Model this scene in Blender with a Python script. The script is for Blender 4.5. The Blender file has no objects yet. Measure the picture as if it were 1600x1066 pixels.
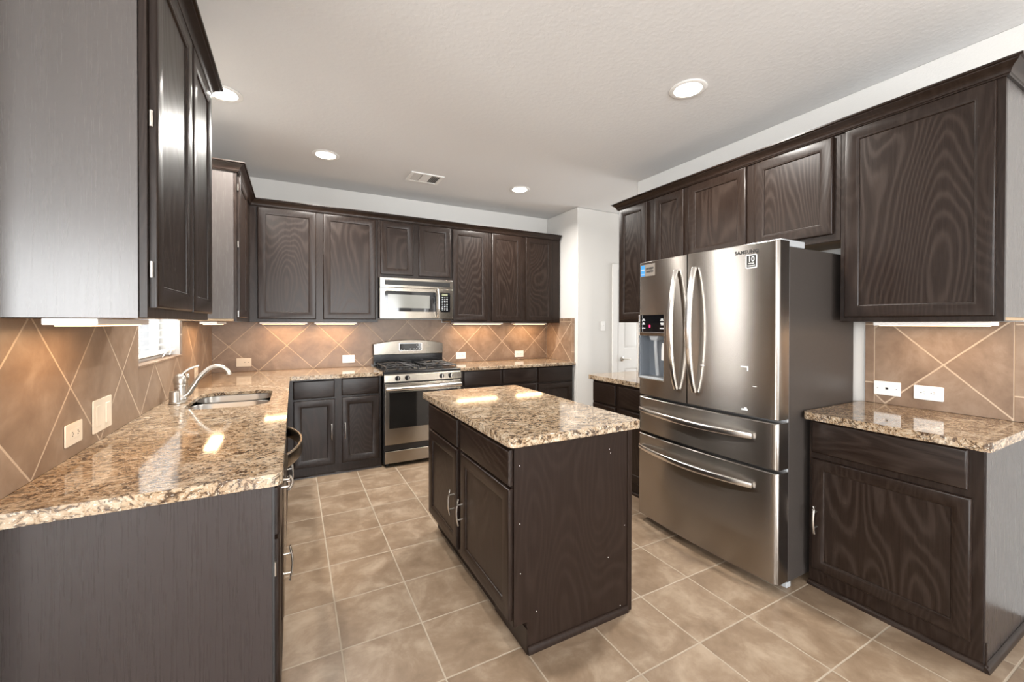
import bpy, bmesh, math, random
from mathutils import Vector, Matrix
random.seed(7)
PI = math.pi
SC = bpy.context.scene
COL = SC.collection

# ------------------------------------------------------------------ camera, sky, daylight, exposure
W, D, H = 3.697, 4.677, 2.783          # inner width, depth to the back wall, ceiling height
ZT, ZU = 0.914, 1.386                  # worktop height, underside of wall cabinets

cam_d = bpy.data.cameras.new('camera')
cam = bpy.data.objects.new('camera', cam_d); COL.objects.link(cam)
YAW, PITCH, ROLL = 0.4882, -0.0063, 0.0015
_r = Vector((math.cos(YAW), -math.sin(YAW), 0)); _d = Vector((math.sin(YAW), math.cos(YAW), 0)); _u = Vector((0, 0, 1))
_d2 = math.cos(PITCH)*_d + math.sin(PITCH)*_u; _u2 = math.cos(PITCH)*_u - math.sin(PITCH)*_d
_r3 = math.cos(ROLL)*_r + math.sin(ROLL)*_u2; _u3 = math.cos(ROLL)*_u2 - math.sin(ROLL)*_r
M = Matrix.Identity(4)
for i in range(3):
    M[i][0] = _r3[i]; M[i][1] = _u3[i]; M[i][2] = -_d2[i]
M[0][3], M[1][3], M[2][3] = 0.6819, 0.0, 1.371
cam.matrix_world = M
cam_d.sensor_fit = 'HORIZONTAL'; cam_d.sensor_width = 36.0
cam_d.lens = 642.05/1600*36.0
cam_d.shift_y = -22.47/1600
cam_d.clip_start = 0.02
SC.camera = cam

world = bpy.data.worlds.new('sky'); SC.world = world; world.use_nodes = True
_bg = world.node_tree.nodes['Background']
_bg.inputs[0].default_value = (0.95, 0.97, 1.0, 1); _bg.inputs[1].default_value = 0.9

SC.view_settings.view_transform = 'Standard'
SC.view_settings.look = 'None'
SC.view_settings.exposure = 0.13
SC.view_settings.gamma = 1.0
SC.view_settings.use_curve_mapping = False
SC.cycles.max_bounces = 8; SC.cycles.diffuse_bounces = 5; SC.cycles.glossy_bounces = 4
SC.cycles.sample_clamp_indirect = 6.0

def area_light(name, loc, rot, sx, sy, power, color, spread=PI, shape='RECTANGLE'):
    l = bpy.data.lights.new(name, 'AREA'); l.shape = shape; l.size = sx; l.size_y = sy
    l.energy = power; l.color = color; l.spread = spread
    o = bpy.data.objects.new(name, l); o.location = loc; o.rotation_euler = rot; COL.objects.link(o)
    return o
DAY = (0.96, 0.985, 1.0)
# daylight coming in through the openings of the breakfast area behind the camera and the sink window
area_light('daylight_garden_door', (1.75, -4.32, 1.2), (-PI/2, 0, PI), 2.5, 2.1, 320, DAY)
area_light('daylight_nook_window', (-1.85, -4.32, 1.45), (-PI/2, 0, PI), 2.1, 1.7, 250, DAY)
area_light('daylight_nook_side_window', (-3.52, -1.4, 1.45), (0, -PI/2, 0), 1.7, 2.2, 250, DAY)
area_light('added_corridor_daylight', (7.98, 3.0, 1.4), (0, PI/2, 0), 1.7, 1.3, 115, DAY)  # unseen source added at the corridor end to brighten the hallway door
area_light('daylight_sink_window', (-0.24, 3.07, 1.75), (0, -PI/2, 0), 1.15, 0.85, 17, DAY)

# ------------------------------------------------------------------ materials
def newmat(name):
    m = bpy.data.materials.new(name); m.use_nodes = True
    nt = m.node_tree; b = nt.nodes['Principled BSDF']
    return m, nt, b
def N(nt, t, **kw):
    n = nt.nodes.new(t)
    for k, v in kw.items():
        setattr(n, k, v)
    return n
def L(nt, a, b): nt.links.new(a, b)
def setin(n, k, v): n.inputs[k].default_value = v
def math_n(nt, op, a, b=None, c=None):
    n = N(nt, 'ShaderNodeMath', operation=op)
    for i, v in enumerate((a, b, c)):
        if v is None: continue
        if isinstance(v, (int, float)): n.inputs[i].default_value = v
        else: L(nt, v, n.inputs[i])
    return n.outputs[0]
def mixc(nt, f, a, b, blend='MIX'):
    n = N(nt, 'ShaderNodeMix', data_type='RGBA', blend_type=blend)
    for idx, v in ((0, f), (6, a), (7, b)):
        if isinstance(v, (int, float)): n.inputs[idx].default_value = v
        elif isinstance(v, tuple): n.inputs[idx].default_value = v if len(v) == 4 else v+(1,)
        else: L(nt, v, n.inputs[idx])
    return n.outputs[2]
def ramp(nt, f, stops, interp='LINEAR'):
    n = N(nt, 'ShaderNodeValToRGB'); cr = n.color_ramp; cr.interpolation = interp
    while len(cr.elements) < len(stops): cr.elements.new(0.5)
    for e, (p, c) in zip(cr.elements, stops):
        e.position = p; e.color = c+(1,) if len(c) == 3 else c
    L(nt, f, n.inputs[0]); return n.outputs[0]
def noise(nt, vec, scale, detail=4, rough=0.5, dist=0.0):
    n = N(nt, 'ShaderNodeTexNoise'); setin(n, 'Scale', scale); setin(n, 'Detail', detail); setin(n, 'Roughness', rough); setin(n, 'Distortion', dist)
    L(nt, vec, n.inputs['Vector']); return n
def mapping(nt, vec, scale=(1, 1, 1), loc=(0, 0, 0)):
    n = N(nt, 'ShaderNodeMapping'); n.inputs['Scale'].default_value = scale; n.inputs['Location'].default_value = loc
    L(nt, vec, n.inputs[0]); return n.outputs[0]
def bump(nt, h, strength, dist, b):
    n = N(nt, 'ShaderNodeBump'); setin(n, 'Strength', strength); setin(n, 'Distance', dist)
    L(nt, h, n.inputs['Height']); L(nt, n.outputs[0], b.inputs['Normal'])
def plain(name, col, rough=0.5, metal=0.0, spec=0.5, emit=None, es=0.0, coat=0.0):
    m, nt, b = newmat(name)
    setin(b, 'Base Color', col+(1,)); setin(b, 'Roughness', rough); setin(b, 'Metallic', metal); setin(b, 'Specular IOR Level', spec)
    setin(b, 'Coat Weight', coat)
    if emit: setin(b, 'Emission Color', emit+(1,)); setin(b, 'Emission Strength', es)
    geo = N(nt, 'ShaderNodeNewGeometry')
    n = noise(nt, geo.outputs['Position'], 60, 3)
    r = math_n(nt, 'MULTIPLY_ADD', n.outputs['Fac'], 0.06, rough-0.03)
    L(nt, r, b.inputs['Roughness'])
    return m
def objcoord(nt):
    tc = N(nt, 'ShaderNodeTexCoord'); oi = N(nt, 'ShaderNodeObjectInfo')
    v = N(nt, 'ShaderNodeVectorMath', operation='ADD')
    s = N(nt, 'ShaderNodeVectorMath', operation='SCALE'); s.inputs[0].default_value = (7.3, 3.1, 5.7)
    L(nt, oi.outputs['Random'], s.inputs['Scale'])
    L(nt, tc.outputs['Object'], v.inputs[0]); L(nt, s.outputs[0], v.inputs[1])
    return v.outputs[0]
def wood(name, axis, dark=(0.0108, 0.0054, 0.0034), light=(0.039, 0.0255, 0.0190), rough=0.31, rings=0.35, pore=0.40, spec=0.30, relief=0.08, freq=230.0):
    m, nt, b = newmat(name)
    v = objcoord(nt)
    sc = [3.0, 3.0, 3.0]; sc[axis] = 0.75
    n1 = noise(nt, mapping(nt, v, tuple(sc)), 1.0, 1, 0.4, 0.2)
    sj = [30.0, 30.0, 30.0]; sj[axis] = 7.0
    nj = noise(nt, mapping(nt, v, tuple(sj)), 1.0, 2, 0.5)
    ph = math_n(nt, 'MULTIPLY_ADD', nj.outputs['Fac'], 3.2, math_n(nt, 'MULTIPLY', n1.outputs['Fac'], freq))
    s = math_n(nt, 'MULTIPLY_ADD', math_n(nt, 'SINE', ph), 0.5, 0.5)
    s = math_n(nt, 'POWER', s, 2.4)
    sp = [240.0, 240.0, 240.0]; sp[axis] = 6.0
    pores = noise(nt, mapping(nt, v, tuple(sp)), 1.0, 3, 0.6)
    p = ramp(nt, pores.outputs['Fac'], [(0.36, (0, 0, 0)), (0.66, (1, 1, 1))])
    f = math_n(nt, 'ADD', math_n(nt, 'MULTIPLY', s, rings), math_n(nt, 'MULTIPLY', p, pore*0.5))
    L(nt, mixc(nt, f, dark, light), b.inputs['Base Color'])
    L(nt, math_n(nt, 'MULTIPLY_ADD', f, 0.14, rough), b.inputs['Roughness'])
    setin(b, 'Specular IOR Level', spec)
    if relief: bump(nt, math_n(nt, 'ADD', p, math_n(nt, 'MULTIPLY', s, -0.5)), relief, 0.001, b)
    return m
MWV = wood('espresso_oak_upright_grain', 2, rings=0.22)
MWX = wood('espresso_oak_grain_along_x', 0, rings=0.22)
MWY = wood('espresso_oak_grain_along_y', 1, rings=0.30)
MWP = wood('espresso_oak_panel', 2, rings=0.40)
MLAM = wood('espresso_laminate', 2, dark=(0.026, 0.0195, 0.0182), light=(0.037, 0.0285, 0.0268), rough=0.27, rings=0.0, pore=0.25, spec=0.45, relief=0)
MLAMU = wood('espresso_laminate_sheen_lightened', 2, dark=(0.062, 0.053, 0.049), light=(0.078, 0.068, 0.063), rough=0.26, rings=0.0, pore=0.25, spec=0.65, relief=0)  # same veneer as the base cabinets, its brighter reflection lightened into the colour
MISL = wood('espresso_island_panel', 2, dark=(0.0128, 0.0068, 0.0045), light=(0.027, 0.0165, 0.0118), rough=0.42, rings=0.28, pore=0.5, spec=0.16, relief=0.05)
MPLY = wood('pale_plywood', 1, dark=(0.36, 0.25, 0.15), light=(0.46, 0.34, 0.22), rough=0.55)

def granite():
    m, nt, b = newmat('speckled_granite')
    geo = N(nt, 'ShaderNodeNewGeometry'); P = geo.outputs['Position']
    wn = noise(nt, P, 7.0, 3, 0.5)
    wv = N(nt, 'ShaderNodeVectorMath', operation='MULTIPLY_ADD')
    L(nt, wn.outputs['Color'], wv.inputs[0]); wv.inputs[1].default_value = (0.16, 0.16, 0.16); L(nt, P, wv.inputs[2])
    rot = N(nt, 'ShaderNodeMapping'); rot.inputs['Rotation'].default_value = (0, 0, 0.5); rot.inputs['Scale'].default_value = (1.0, 2.1, 1.6)
    L(nt, wv.outputs[0], rot.inputs[0])
    n1 = noise(nt, rot.outputs[0], 31, 5, 0.60, 0.9)
    c1 = ramp(nt, n1.outputs['Fac'], [(0.32, (0.032, 0.018, 0.011)), (0.42, (0.105, 0.062, 0.034)), (0.475, (0.30, 0.205, 0.122)), (0.56, (0.345, 0.26, 0.175)), (0.74, (0.50, 0.43, 0.335))])
    n2 = noise(nt, P, 9, 3, 0.5)
    c1 = mixc(nt, ramp(nt, n2.outputs['Fac'], [(0.54, (0,)*3), (0.70, (0.38,)*3)]), c1, (0.62, 0.53, 0.41))
    n3 = noise(nt, rot.outputs[0], 62, 4, 0.6, 0.4)
    fl = ramp(nt, n3.outputs['Fac'], [(0.34, (1,)*3), (0.395, (0,)*3)])
    c2 = mixc(nt, math_n(nt, 'MULTIPLY', fl, 0.85), c1, (0.022, 0.016, 0.013))
    vo = N(nt, 'ShaderNodeTexVoronoi', feature='DISTANCE_TO_EDGE'); setin(vo, 'Scale', 24.0); setin(vo, 'Randomness', 1.0)
    wn2 = noise(nt, P, 22.0, 3, 0.55)
    wv2 = N(nt, 'ShaderNodeVectorMath', operation='MULTIPLY_ADD'); L(nt, wn2.outputs['Color'], wv2.inputs[0]); wv2.inputs[1].default_value = (0.055, 0.055, 0.055); L(nt, rot.outputs[0], wv2.inputs[2])
    L(nt, wv2.outputs[0], vo.inputs['Vector'])
    msk = noise(nt, P, 34, 3, 0.55)
    vein = math_n(nt, 'MULTIPLY', ramp(nt, vo.outputs['Distance'], [(0.03, (1,)*3), (0.10, (0,)*3)]), ramp(nt, msk.outputs['Fac'], [(0.47, (0,)*3), (0.56, (0.9,)*3)]))
    c2 = mixc(nt, vein, c2, (0.045, 0.028, 0.018))
    n4 = noise(nt, P, 160, 2, 0.5)
    c3 = mixc(nt, ramp(nt, n4.outputs['Fac'], [(0.60, (0,)*3), (0.68, (0.5,)*3)]), c2, (0.72, 0.66, 0.56))
    L(nt, c3, b.inputs['Base Color']); setin(b, 'Roughness', 0.07); setin(b, 'Specular IOR Level', 0.6)
    return m
MGR = granite()

def tile_mat(name, axis, pitch, origin, rot45, tile_cols, grout_col, gw, rough, offset=(0, 0)):
    """axis: which two world axes span the surface"""
    m, nt, b = newmat(name)
    geo = N(nt, 'ShaderNodeNewGeometry'); sep = N(nt, 'ShaderNodeSeparateXYZ'); L(nt, geo.outputs['Position'], sep.inputs[0])
    s, t = sep.outputs[axis[0]], sep.outputs[axis[1]]
    s = math_n(nt, 'SUBTRACT', s, origin[0]); t = math_n(nt, 'SUBTRACT', t, origin[1])
    if rot45:
        k = math.sqrt(0.5)
        u = math_n(nt, 'MULTIPLY', math_n(nt, 'ADD', s, t), k); v = math_n(nt, 'MULTIPLY', math_n(nt, 'SUBTRACT', s, t), k)
    else: u, v = s, t
    px, py = pitch
    wob = noise(nt, geo.outputs['Position'], 40, 2)
    wv = math_n(nt, 'MULTIPLY_ADD', wob.outputs['Fac'], 0.0024, -0.0012)
    u = math_n(nt, 'DIVIDE', math_n(nt, 'ADD', u, wv), px); v = math_n(nt, 'DIVIDE', math_n(nt, 'ADD', v, wv), py)
    def edge(a, p):
        fr = math_n(nt, 'FRACT', a)
        d = math_n(nt, 'MINIMUM', fr, math_n(nt, 'SUBTRACT', 1.0, fr))
        return math_n(nt, 'MULTIPLY', d, p)
    d = math_n(nt, 'MINIMUM', edge(u, px), edge(v, py))
    mr = N(nt, 'ShaderNodeMapRange'); L(nt, d, mr.inputs['Value']); mr.inputs['From Min'].default_value = gw*0.5; mr.inputs['From Max'].default_value = gw*0.5+0.0016
    g = mr.outputs[0]
    cell = N(nt, 'ShaderNodeCombineXYZ'); L(nt, math_n(nt, 'FLOOR', u), cell.inputs[0]); L(nt, math_n(nt, 'FLOOR', v), cell.inputs[1])
    wn = N(nt, 'ShaderNodeTexWhiteNoise'); L(nt, cell.outputs[0], wn.inputs['Vector'])
    off = N(nt, 'ShaderNodeVectorMath', operation='MULTIPLY_ADD'); L(nt, wn.outputs['Color'], off.inputs[0]); off.inputs[1].default_value = (9, 9, 9); L(nt, geo.outputs['Position'], off.inputs[2])
    n1 = noise(nt, off.outputs[0], 5.5, 8, 0.62, 0.5); n2 = noise(nt, off.outputs[0], 26, 4, 0.6)
    f = math_n(nt, 'ADD', math_n(nt, 'MULTIPLY', n1.outputs['Fac'], 0.8), math_n(nt, 'MULTIPLY', n2.outputs['Fac'], 0.2))
    c = ramp(nt, f, [(0.34, tile_cols[0]), (0.5, tile_cols[1]), (0.66, tile_cols[2])])
    c = mixc(nt, math_n(nt, 'MULTIPLY', wn.outputs['Value'], 0.10), c, tile_cols[0])
    gn = noise(nt, geo.outputs['Position'], 3.0, 2)
    gc = mixc(nt, gn.outputs['Fac'], tuple(0.78*x for x in grout_col), grout_col)
    L(nt, mixc(nt, g, gc, c), b.inputs['Base Color'])
    rr = math_n(nt, 'MULTIPLY_ADD', f, 0.2, rough-0.1)
    L(nt, math_n(nt, 'ADD', rr, math_n(nt, 'MULTIPLY', math_n(nt, 'SUBTRACT', 1.0, g), 0.4)), b.inputs['Roughness'])
    bump(nt, math_n(nt, 'ADD', g, math_n(nt, 'MULTIPLY', f, 0.25)), 0.35, 0.002, b)
    return m
WT = ((0.168, 0.108, 0.071), (0.225, 0.152, 0.103), (0.30, 0.218, 0.157)); WG = (0.52, 0.40, 0.29)
MTB = tile_mat('diagonal_wall_tile_back', (0, 2), (0.339, 0.339), (0.86, 0.914), True, WT, WG, 0.0055, 0.42)
MTL = tile_mat('diagonal_wall_tile_window_side', (1, 2), (0.339, 0.339), (1.693, 0.914), True, WT, WG, 0.0055, 0.42)
MTR = tile_mat('diagonal_wall_tile_fridge_side', (1, 2), (0.339, 0.339), (0.599, 0.920), True, WT, WG, 0.0055, 0.42)
MTH = tile_mat('diagonal_wall_tile_return', (1, 2), (0.339, 0.339), (4.347-0.2397, 0.914), True, WT, WG, 0.0055, 0.42)
MTE = tile_mat('border_tile', (1, 2), (0.339, 0.339), (0.2, 1.033), False, WT, WG, 0.005, 0.42)
FT = ((0.170, 0.114, 0.072), (0.235, 0.166, 0.110), (0.342, 0.262, 0.187))
MFL = tile_mat('floor_tile', (0, 1), (0.3412, 0.3385), (0.857, 1.174), False, FT, (0.40, 0.33, 0.25), 0.005, 0.36)

def paint(name, col, scale, strength, rough=0.7):
    m, nt, b = newmat(name)
    setin(b, 'Base Color', col+(1,)); setin(b, 'Roughness', rough); setin(b, 'Specular IOR Level', 0.25)
    geo = N(nt, 'ShaderNodeNewGeometry')
    n = noise(nt, geo.outputs['Position'], scale, 4, 0.55)
    h = ramp(nt, n.outputs['Fac'], [(0.45, (0,)*3), (0.62, (1,)*3)])
    bump(nt, h, strength, 0.002, b)
    n2 = noise(nt, geo.outputs['Position'], 2.0, 2)
    L(nt, mixc(nt, n2.outputs['Fac'], tuple(0.97*c for c in col), col), b.inputs['Base Color'])
    return m
MWALL = paint('wall_paint', (0.66, 0.645, 0.62), 110, 0.10)
MCEIL = paint('ceiling_paint', (0.685, 0.682, 0.680), 38, 0.16, 0.8)
MTRIM = paint('white_trim_paint', (0.78, 0.77, 0.75), 20, 0.02, 0.4)

def steel(name, col, rough, aniso=0.75, brush=(1.5, 1.5, 45)):
    m, nt, b = newmat(name)
    setin(b, 'Metallic', 1.0); setin(b, 'Anisotropic', aniso); setin(b, 'Anisotropic Rotation', 0.25)
    tan = N(nt, 'ShaderNodeTangent', direction_type='RADIAL', axis='Z'); L(nt, tan.outputs[0], b.inputs['Tangent'])
    geo = N(nt, 'ShaderNodeNewGeometry')
    n = noise(nt, mapping(nt, geo.outputs['Position'], brush), 3.0, 3, 0.6)
    L(nt, math_n(nt, 'MULTIPLY_ADD', n.outputs['Fac'], 0.02, rough-0.01), b.inputs['Roughness'])
    L(nt, mixc(nt, n.outputs['Fac'], tuple(0.97*c for c in col), col), b.inputs['Base Color'])
    return m
MSS = steel('brushed_stainless', (0.33, 0.295, 0.25), 0.24, 0.5)
MFR = steel('fridge_stainless', (0.385, 0.355, 0.325), 0.26, 0.92)
MHND = steel('handle_stainless', (0.80, 0.78, 0.75), 0.22, 0.3)
MSINK = steel('sink_steel', (0.42, 0.40, 0.375), 0.30, 0.4)
MNI = plain('brushed_nickel', (0.56, 0.52, 0.47), 0.30, 1.0)
MBLK = plain('black_enamel', (0.010, 0.010, 0.011), 0.16)
MBLKR = plain('black_plastic', (0.014, 0.013, 0.013), 0.42)
MGLS = plain('black_glass', (0.006, 0.006, 0.007), 0.05, spec=0.6)
MIRON = plain('cast_iron', (0.018, 0.017, 0.017), 0.33)
MSIDE = plain('fridge_side_paint', (0.040, 0.033, 0.029), 0.40, spec=0.35)
MGREY = plain('grey_plastic', (0.33, 0.34, 0.35), 0.35)
MDGREY = plain('dispenser_grey', (0.15, 0.165, 0.185), 0.22)
MWHT = plain('white_plastic', (0.80, 0.79, 0.77), 0.32)
MALM = plain('almond_plastic', (0.70, 0.61, 0.49), 0.34)
MDARK = plain('dark_slot', (0.02, 0.018, 0.016), 0.6)
MSCREEN = plain('microwave_screen', (0.17, 0.17, 0.155), 0.12)
MLCD = plain('lcd_display', (0.22, 0.23, 0.15), 0.2)
MOVEN = plain('oven_glass', (0.012, 0.011, 0.010), 0.06, spec=0.6)
MBLUE = plain('blue_label', (0.06, 0.32, 0.78), 0.4)
MCLEAR = plain('greige_label', (0.27, 0.235, 0.20), 0.35)
MRED = plain('red_indicator', (0.4, 0.01, 0.05), 0.4, emit=(1.0, 0.03, 0.18), es=1.6)
MINK = plain('dark_ink', (0.03, 0.028, 0.026), 0.5)
MPALE = plain('pale_ink', (0.72, 0.72, 0.72), 0.5)
MGROUT = plain('wall_grout', WG, 0.8)
MBLIND = plain('white_blind', (0.82, 0.82, 0.80), 0.4)
MLAMP = plain('lamp_lens', (0.9, 0.88, 0.84), 0.4, emit=(1.0, 0.96, 0.88), es=9.0)
MBAFF = plain('lamp_reflector', (0.85, 0.83, 0.80), 0.3)
MWARM = plain('warm_diffuser', (0.9, 0.8, 0.62), 0.4, emit=(1.0, 0.72, 0.42), es=2.2)
MGLASS = None
def glass():
    m, nt, b = newmat('window_glass')
    setin(b, 'Base Color', (1, 1, 1, 1)); setin(b, 'Roughness', 0.0); setin(b, 'Transmission Weight', 1.0); setin(b, 'IOR', 1.45)
    tr = N(nt, 'ShaderNodeBsdfTransparent'); gl = N(nt, 'ShaderNodeBsdfGlossy'); setin(gl, 'Roughness', 0.02)
    fr = N(nt, 'ShaderNodeFresnel'); setin(fr, 'IOR', 1.45)
    mx = N(nt, 'ShaderNodeMixShader'); geo = N(nt, 'ShaderNodeNewGeometry')
    L(nt, math_n(nt, 'MULTIPLY', fr.outputs[0], math_n(nt, 'SUBTRACT', 1.0, geo.outputs['Backfacing'])), mx.inputs[0]); L(nt, tr.outputs[0], mx.inputs[1]); L(nt, gl.outputs[0], mx.inputs[2])
    out = [n for n in nt.nodes if n.type == 'OUTPUT_MATERIAL'][0]; L(nt, mx.outputs[0], out.inputs[0])
    return m
MGLASS = glass()

# ------------------------------------------------------------------ mesh helpers (all geometry is given in world coordinates)
class MB:
    def __init__(self): self.bm = bmesh.new()
    def box(self, x0, x1, y0, y1, z0, z1, F=None):
        c = [(x, y, z) for x in (x0, x1) for y in (y0, y1) for z in (z0, z1)]
        v = [self.bm.verts.new(F(*p) if F else p) for p in c]
        for f in ((0, 1, 3, 2), (4, 6, 7, 5), (0, 4, 5, 1), (2, 3, 7, 6), (0, 2, 6, 4), (1, 5, 7, 3)):
            self.bm.faces.new([v[i] for i in f])
        return self
    def loft(self, loops, cap0=True, cap1=True, closed=False):
        rs = [[self.bm.verts.new(p) for p in lp] for lp in loops]
        n = len(rs[0]); m = len(rs)
        for i in range(m if closed else m-1):
            a, b = rs[i], rs[(i+1) % m]
            for j in range(n):
                self.bm.faces.new((a[j], a[(j+1) % n], b[(j+1) % n], b[j]))
        if not closed:
            if cap0: self.bm.faces.new(rs[0][::-1])
            if cap1: self.bm.faces.new(rs[-1])
        return self
    def prism(self, poly, z0, z1, F=None):
        a = [(p[0], p[1], z0) for p in poly]; b = [(p[0], p[1], z1) for p in poly]
        if F: a = [F(*p) for p in a]; b = [F(*p) for p in b]
        return self.loft([a, b])
    def tube(self, path, r, n=12, r2=None, up=(0, 0, 1), taper=None, square=False):
        path = [Vector(p) for p in path]; loops = []
        r2 = r2 if r2 is not None else r
        for i, p in enumerate(path):
            t = (path[min(i+1, len(path)-1)]-path[max(i-1, 0)]).normalized()
            u = Vector(up)
            if abs(t.dot(u)) > 0.98: u = Vector((1, 0, 0)) if abs(t.x) < 0.9 else Vector((0, 1, 0))
            s = t.cross(u).normalized(); q = s.cross(t).normalized()
            k = taper[i] if taper else 1.0
            lp = []
            for j in range(n):
                a = 2*PI*j/n
                ca, sa = math.cos(a), math.sin(a)
                if square:
                    e = 0.45
                    ca = math.copysign(abs(ca)**e, ca); sa = math.copysign(abs(sa)**e, sa)
                lp.append(p+s*(r*k*ca)+q*(r2*k*sa))
            loops.append(lp)
        return self.loft(loops)
    def cyl(self, p0, p1, r, n=24, r1=None):
        p0, p1 = Vector(p0), Vector(p1)
        return self.tube([p0, p1], r, n, taper=[1.0, (r1/r if r1 else 1.0)])
    def lathe(self, prof, c, n=32, axis='z', flip=1):
        loops = []
        for (r, h) in prof:
            lp = []
            for j in range(n):
                a = 2*PI*j/n
                x, y = r*math.cos(a), r*math.sin(a)
                if axis == 'z': lp.append((c[0]+x, c[1]+y, c[2]+flip*h))
                elif axis == 'y': lp.append((c[0]+x, c[1]+flip*h, c[2]+y))
                else: lp.append((c[0]+flip*h, c[1]+x, c[2]+y))
            loops.append(lp)
        return self.loft(loops)
    def sphere(self, c, r, sx=1, sy=1, sz=1):
        res = bmesh.ops.create_uvsphere(self.bm, u_segments=20, v_segments=12, radius=r)
        for v in res['verts']:
            v.co = Vector((v.co.x*sx+c[0], v.co.y*sy+c[1], v.co.z*sz+c[2]))
        return self
    def build(self, name, m, parent=None, bevel=0.0, seg=2, smooth=None, loc=None):
        bmesh.ops.recalc_face_normals(self.bm, faces=self.bm.faces[:])
        me = bpy.data.meshes.new(name); self.bm.to_mesh(me); self.bm.free()
        return link_mesh(name, me, m, parent, bevel, seg, smooth, loc)
def link_mesh(name, me, m, parent=None, bevel=0.0, seg=2, smooth=None, loc=None):
    o = bpy.data.objects.new(name, me); COL.objects.link(o)
    me.materials.append(m)
    if parent is not None:
        off = Vector(parent.get('_off', (0, 0, 0))); o.parent = parent
        o['_off'] = tuple(off)
    else:
        if loc is None:
            xs = [v.co for v in me.vertices]
            lo = Vector((min(v.x for v in xs), min(v.y for v in xs), min(v.z for v in xs))); hi = Vector((max(v.x for v in xs), max(v.y for v in xs), max(v.z for v in xs)))
            loc = ((lo.x+hi.x)/2, (lo.y+hi.y)/2, lo.z)
        off = Vector(loc); o.location = off; o['_off'] = tuple(off)
    me.transform(Matrix.Translation(-off))
    if smooth is not None or bevel > 0:
        me.polygons.foreach_set('use_smooth', [True]*len(me.polygons))
        me.set_sharp_from_angle(angle=math.radians(smooth if smooth is not None else 30))
    if bevel > 0:
        md = o.modifiers.new('bevel', 'BEVEL'); md.width = bevel; md.segments = seg; md.limit_method = 'ANGLE'; md.angle_limit = math.radians(40); md.harden_normals = True
        md.use_clamp_overlap = True
    return o
def tag(o, label=None, cat=None, group=None, kind=None):
    if label: o['label'] = label
    if cat: o['category'] = cat
    if group: o['group'] = group
    if kind: o['kind'] = kind
    return o
def thing(name, loc, label, cat, group=None, kind=None):
    o = bpy.data.objects.new(name, None); o.empty_display_size = 0.1; COL.objects.link(o); o.location = loc; o['_off'] = tuple(loc)
    return tag(o, label, cat, group, kind)
def struct(mb, name, m, parent=None, bevel=0.0, smooth=None):
    o = mb.build(name, m, parent, bevel, smooth=smooth); o['kind'] = 'structure'; return o
def text_mesh(name, s, size, m, parent, F, u, v, w, align='CENTER', sx=1.0, depth=0.0004, spacing=1.0, bold=0.0):
    cu = bpy.data.curves.new(name, 'FONT'); cu.body = s; cu.size = size; cu.align_x = align; cu.align_y = 'CENTER'; cu.extrude = depth; cu.space_character = spacing; cu.offset = bold
    t = bpy.data.objects.new(name+'_src', cu); COL.objects.link(t)
    dg = bpy.context.evaluated_depsgraph_get(); me = bpy.data.meshes.new_from_object(t.evaluated_get(dg))
    bpy.data.objects.remove(t)
    for vt in me.vertices:
        vt.co = Vector(F(u+vt.co.x*sx, v+vt.co.y, w+vt.co.z))
    me.materials.clear(); me.name = name
    return link_mesh(name, me, m, parent)
def FB(y): return lambda u, v, w: (u, y-w, v)          # a face looking at -Y (along the back wall): u = x
def FL(x): return lambda u, v, w: (x+w, u, v)          # a face looking at +X (window side)
def FR(x): return lambda u, v, w: (x-w, u, v)          # a face looking at -X (fridge side, island): u = y
def mirror_u(F): return lambda u, v, w: F(-u, v, w)

def rect(F, u0, u1, v0, v1, w): return [Vector(F(u0, v0, w)), Vector(F(u1, v0, w)), Vector(F(u1, v1, w)), Vector(F(u0, v1, w))]
def inset(F, u0, u1, v0, v1, i, w): return rect(F, u0+i, u1-i, v0+i, v1-i, w)

# ------------------------------------------------------------------ cabinet helpers
def pull(F, parent, u, v0, v1, horizontal=False, name='handle', w0=0.02):
    mb = MB(); n = 9; pts = []
    for i in range(n):
        t = i/(n-1); a = v0+(v1-v0)*t; h = w0+0.024+0.010*math.sin(PI*t)
        pts.append(F(a, u, h) if horizontal else F(u, a, h))
    mb.tube(pts, 0.0062, 10, 0.0045)
    for t in (0.22, 0.78):
        a = v0+(v1-v0)*t; h = w0+0.024+0.010*math.sin(PI*t)
        if horizontal: mb.cyl(F(a, u, w0), F(a, u, h), 0.004, 10)
        else: mb.cyl(F(u, a, w0), F(u, a, h), 0.004, 10)
    return mb.build(name, MNI, parent, smooth=50)
def door(F, parent, u0, u1, v0, v1, mpanel=MWP, stile=0.056, handle=None, hinges=None, hinge_u=None):
    I = lambda i, w: inset(F, u0, u1, v0, v1, i, w)
    loops = [I(0, 0.001), I(0, 0.011)]+[I(0.008*(1-math.cos(a)), 0.012+0.008*math.sin(a)) for a in (0.3, 0.65, 1.0, 1.3, PI/2)]
    loops += [I(stile-0.003, 0.020), I(stile-0.001, 0.0185), I(stile+0.001, 0.0180)]+[I(stile+0.001+0.008*math.sin(a), 0.0105+0.0075*math.cos(a)) for a in (0.4, 0.8, 1.2, PI/2)]
    loops += [I(stile+0.009, 0.0085), I(stile+0.009, 0.001)]
    mb = MB(); mb.loft(loops, closed=True)
    d = mb.build('door', MWV, parent, smooth=38)
    p = MB(); s = stile+0.0075; p.box(u0+s, u1-s, v0+s, v1-s, 0.0025, 0.0105, F)
    p.build('panel', mpanel, d)
    if handle: pull(F, d, *handle)
    for hz in hinges or ():
        h = MB(); h.cyl(F(hinge_u, hz-0.022, 0.006), F(hinge_u, hz+0.022, 0.006), 0.0048, 10); h.build('hinge', MNI, d, smooth=50)
    return d
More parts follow.
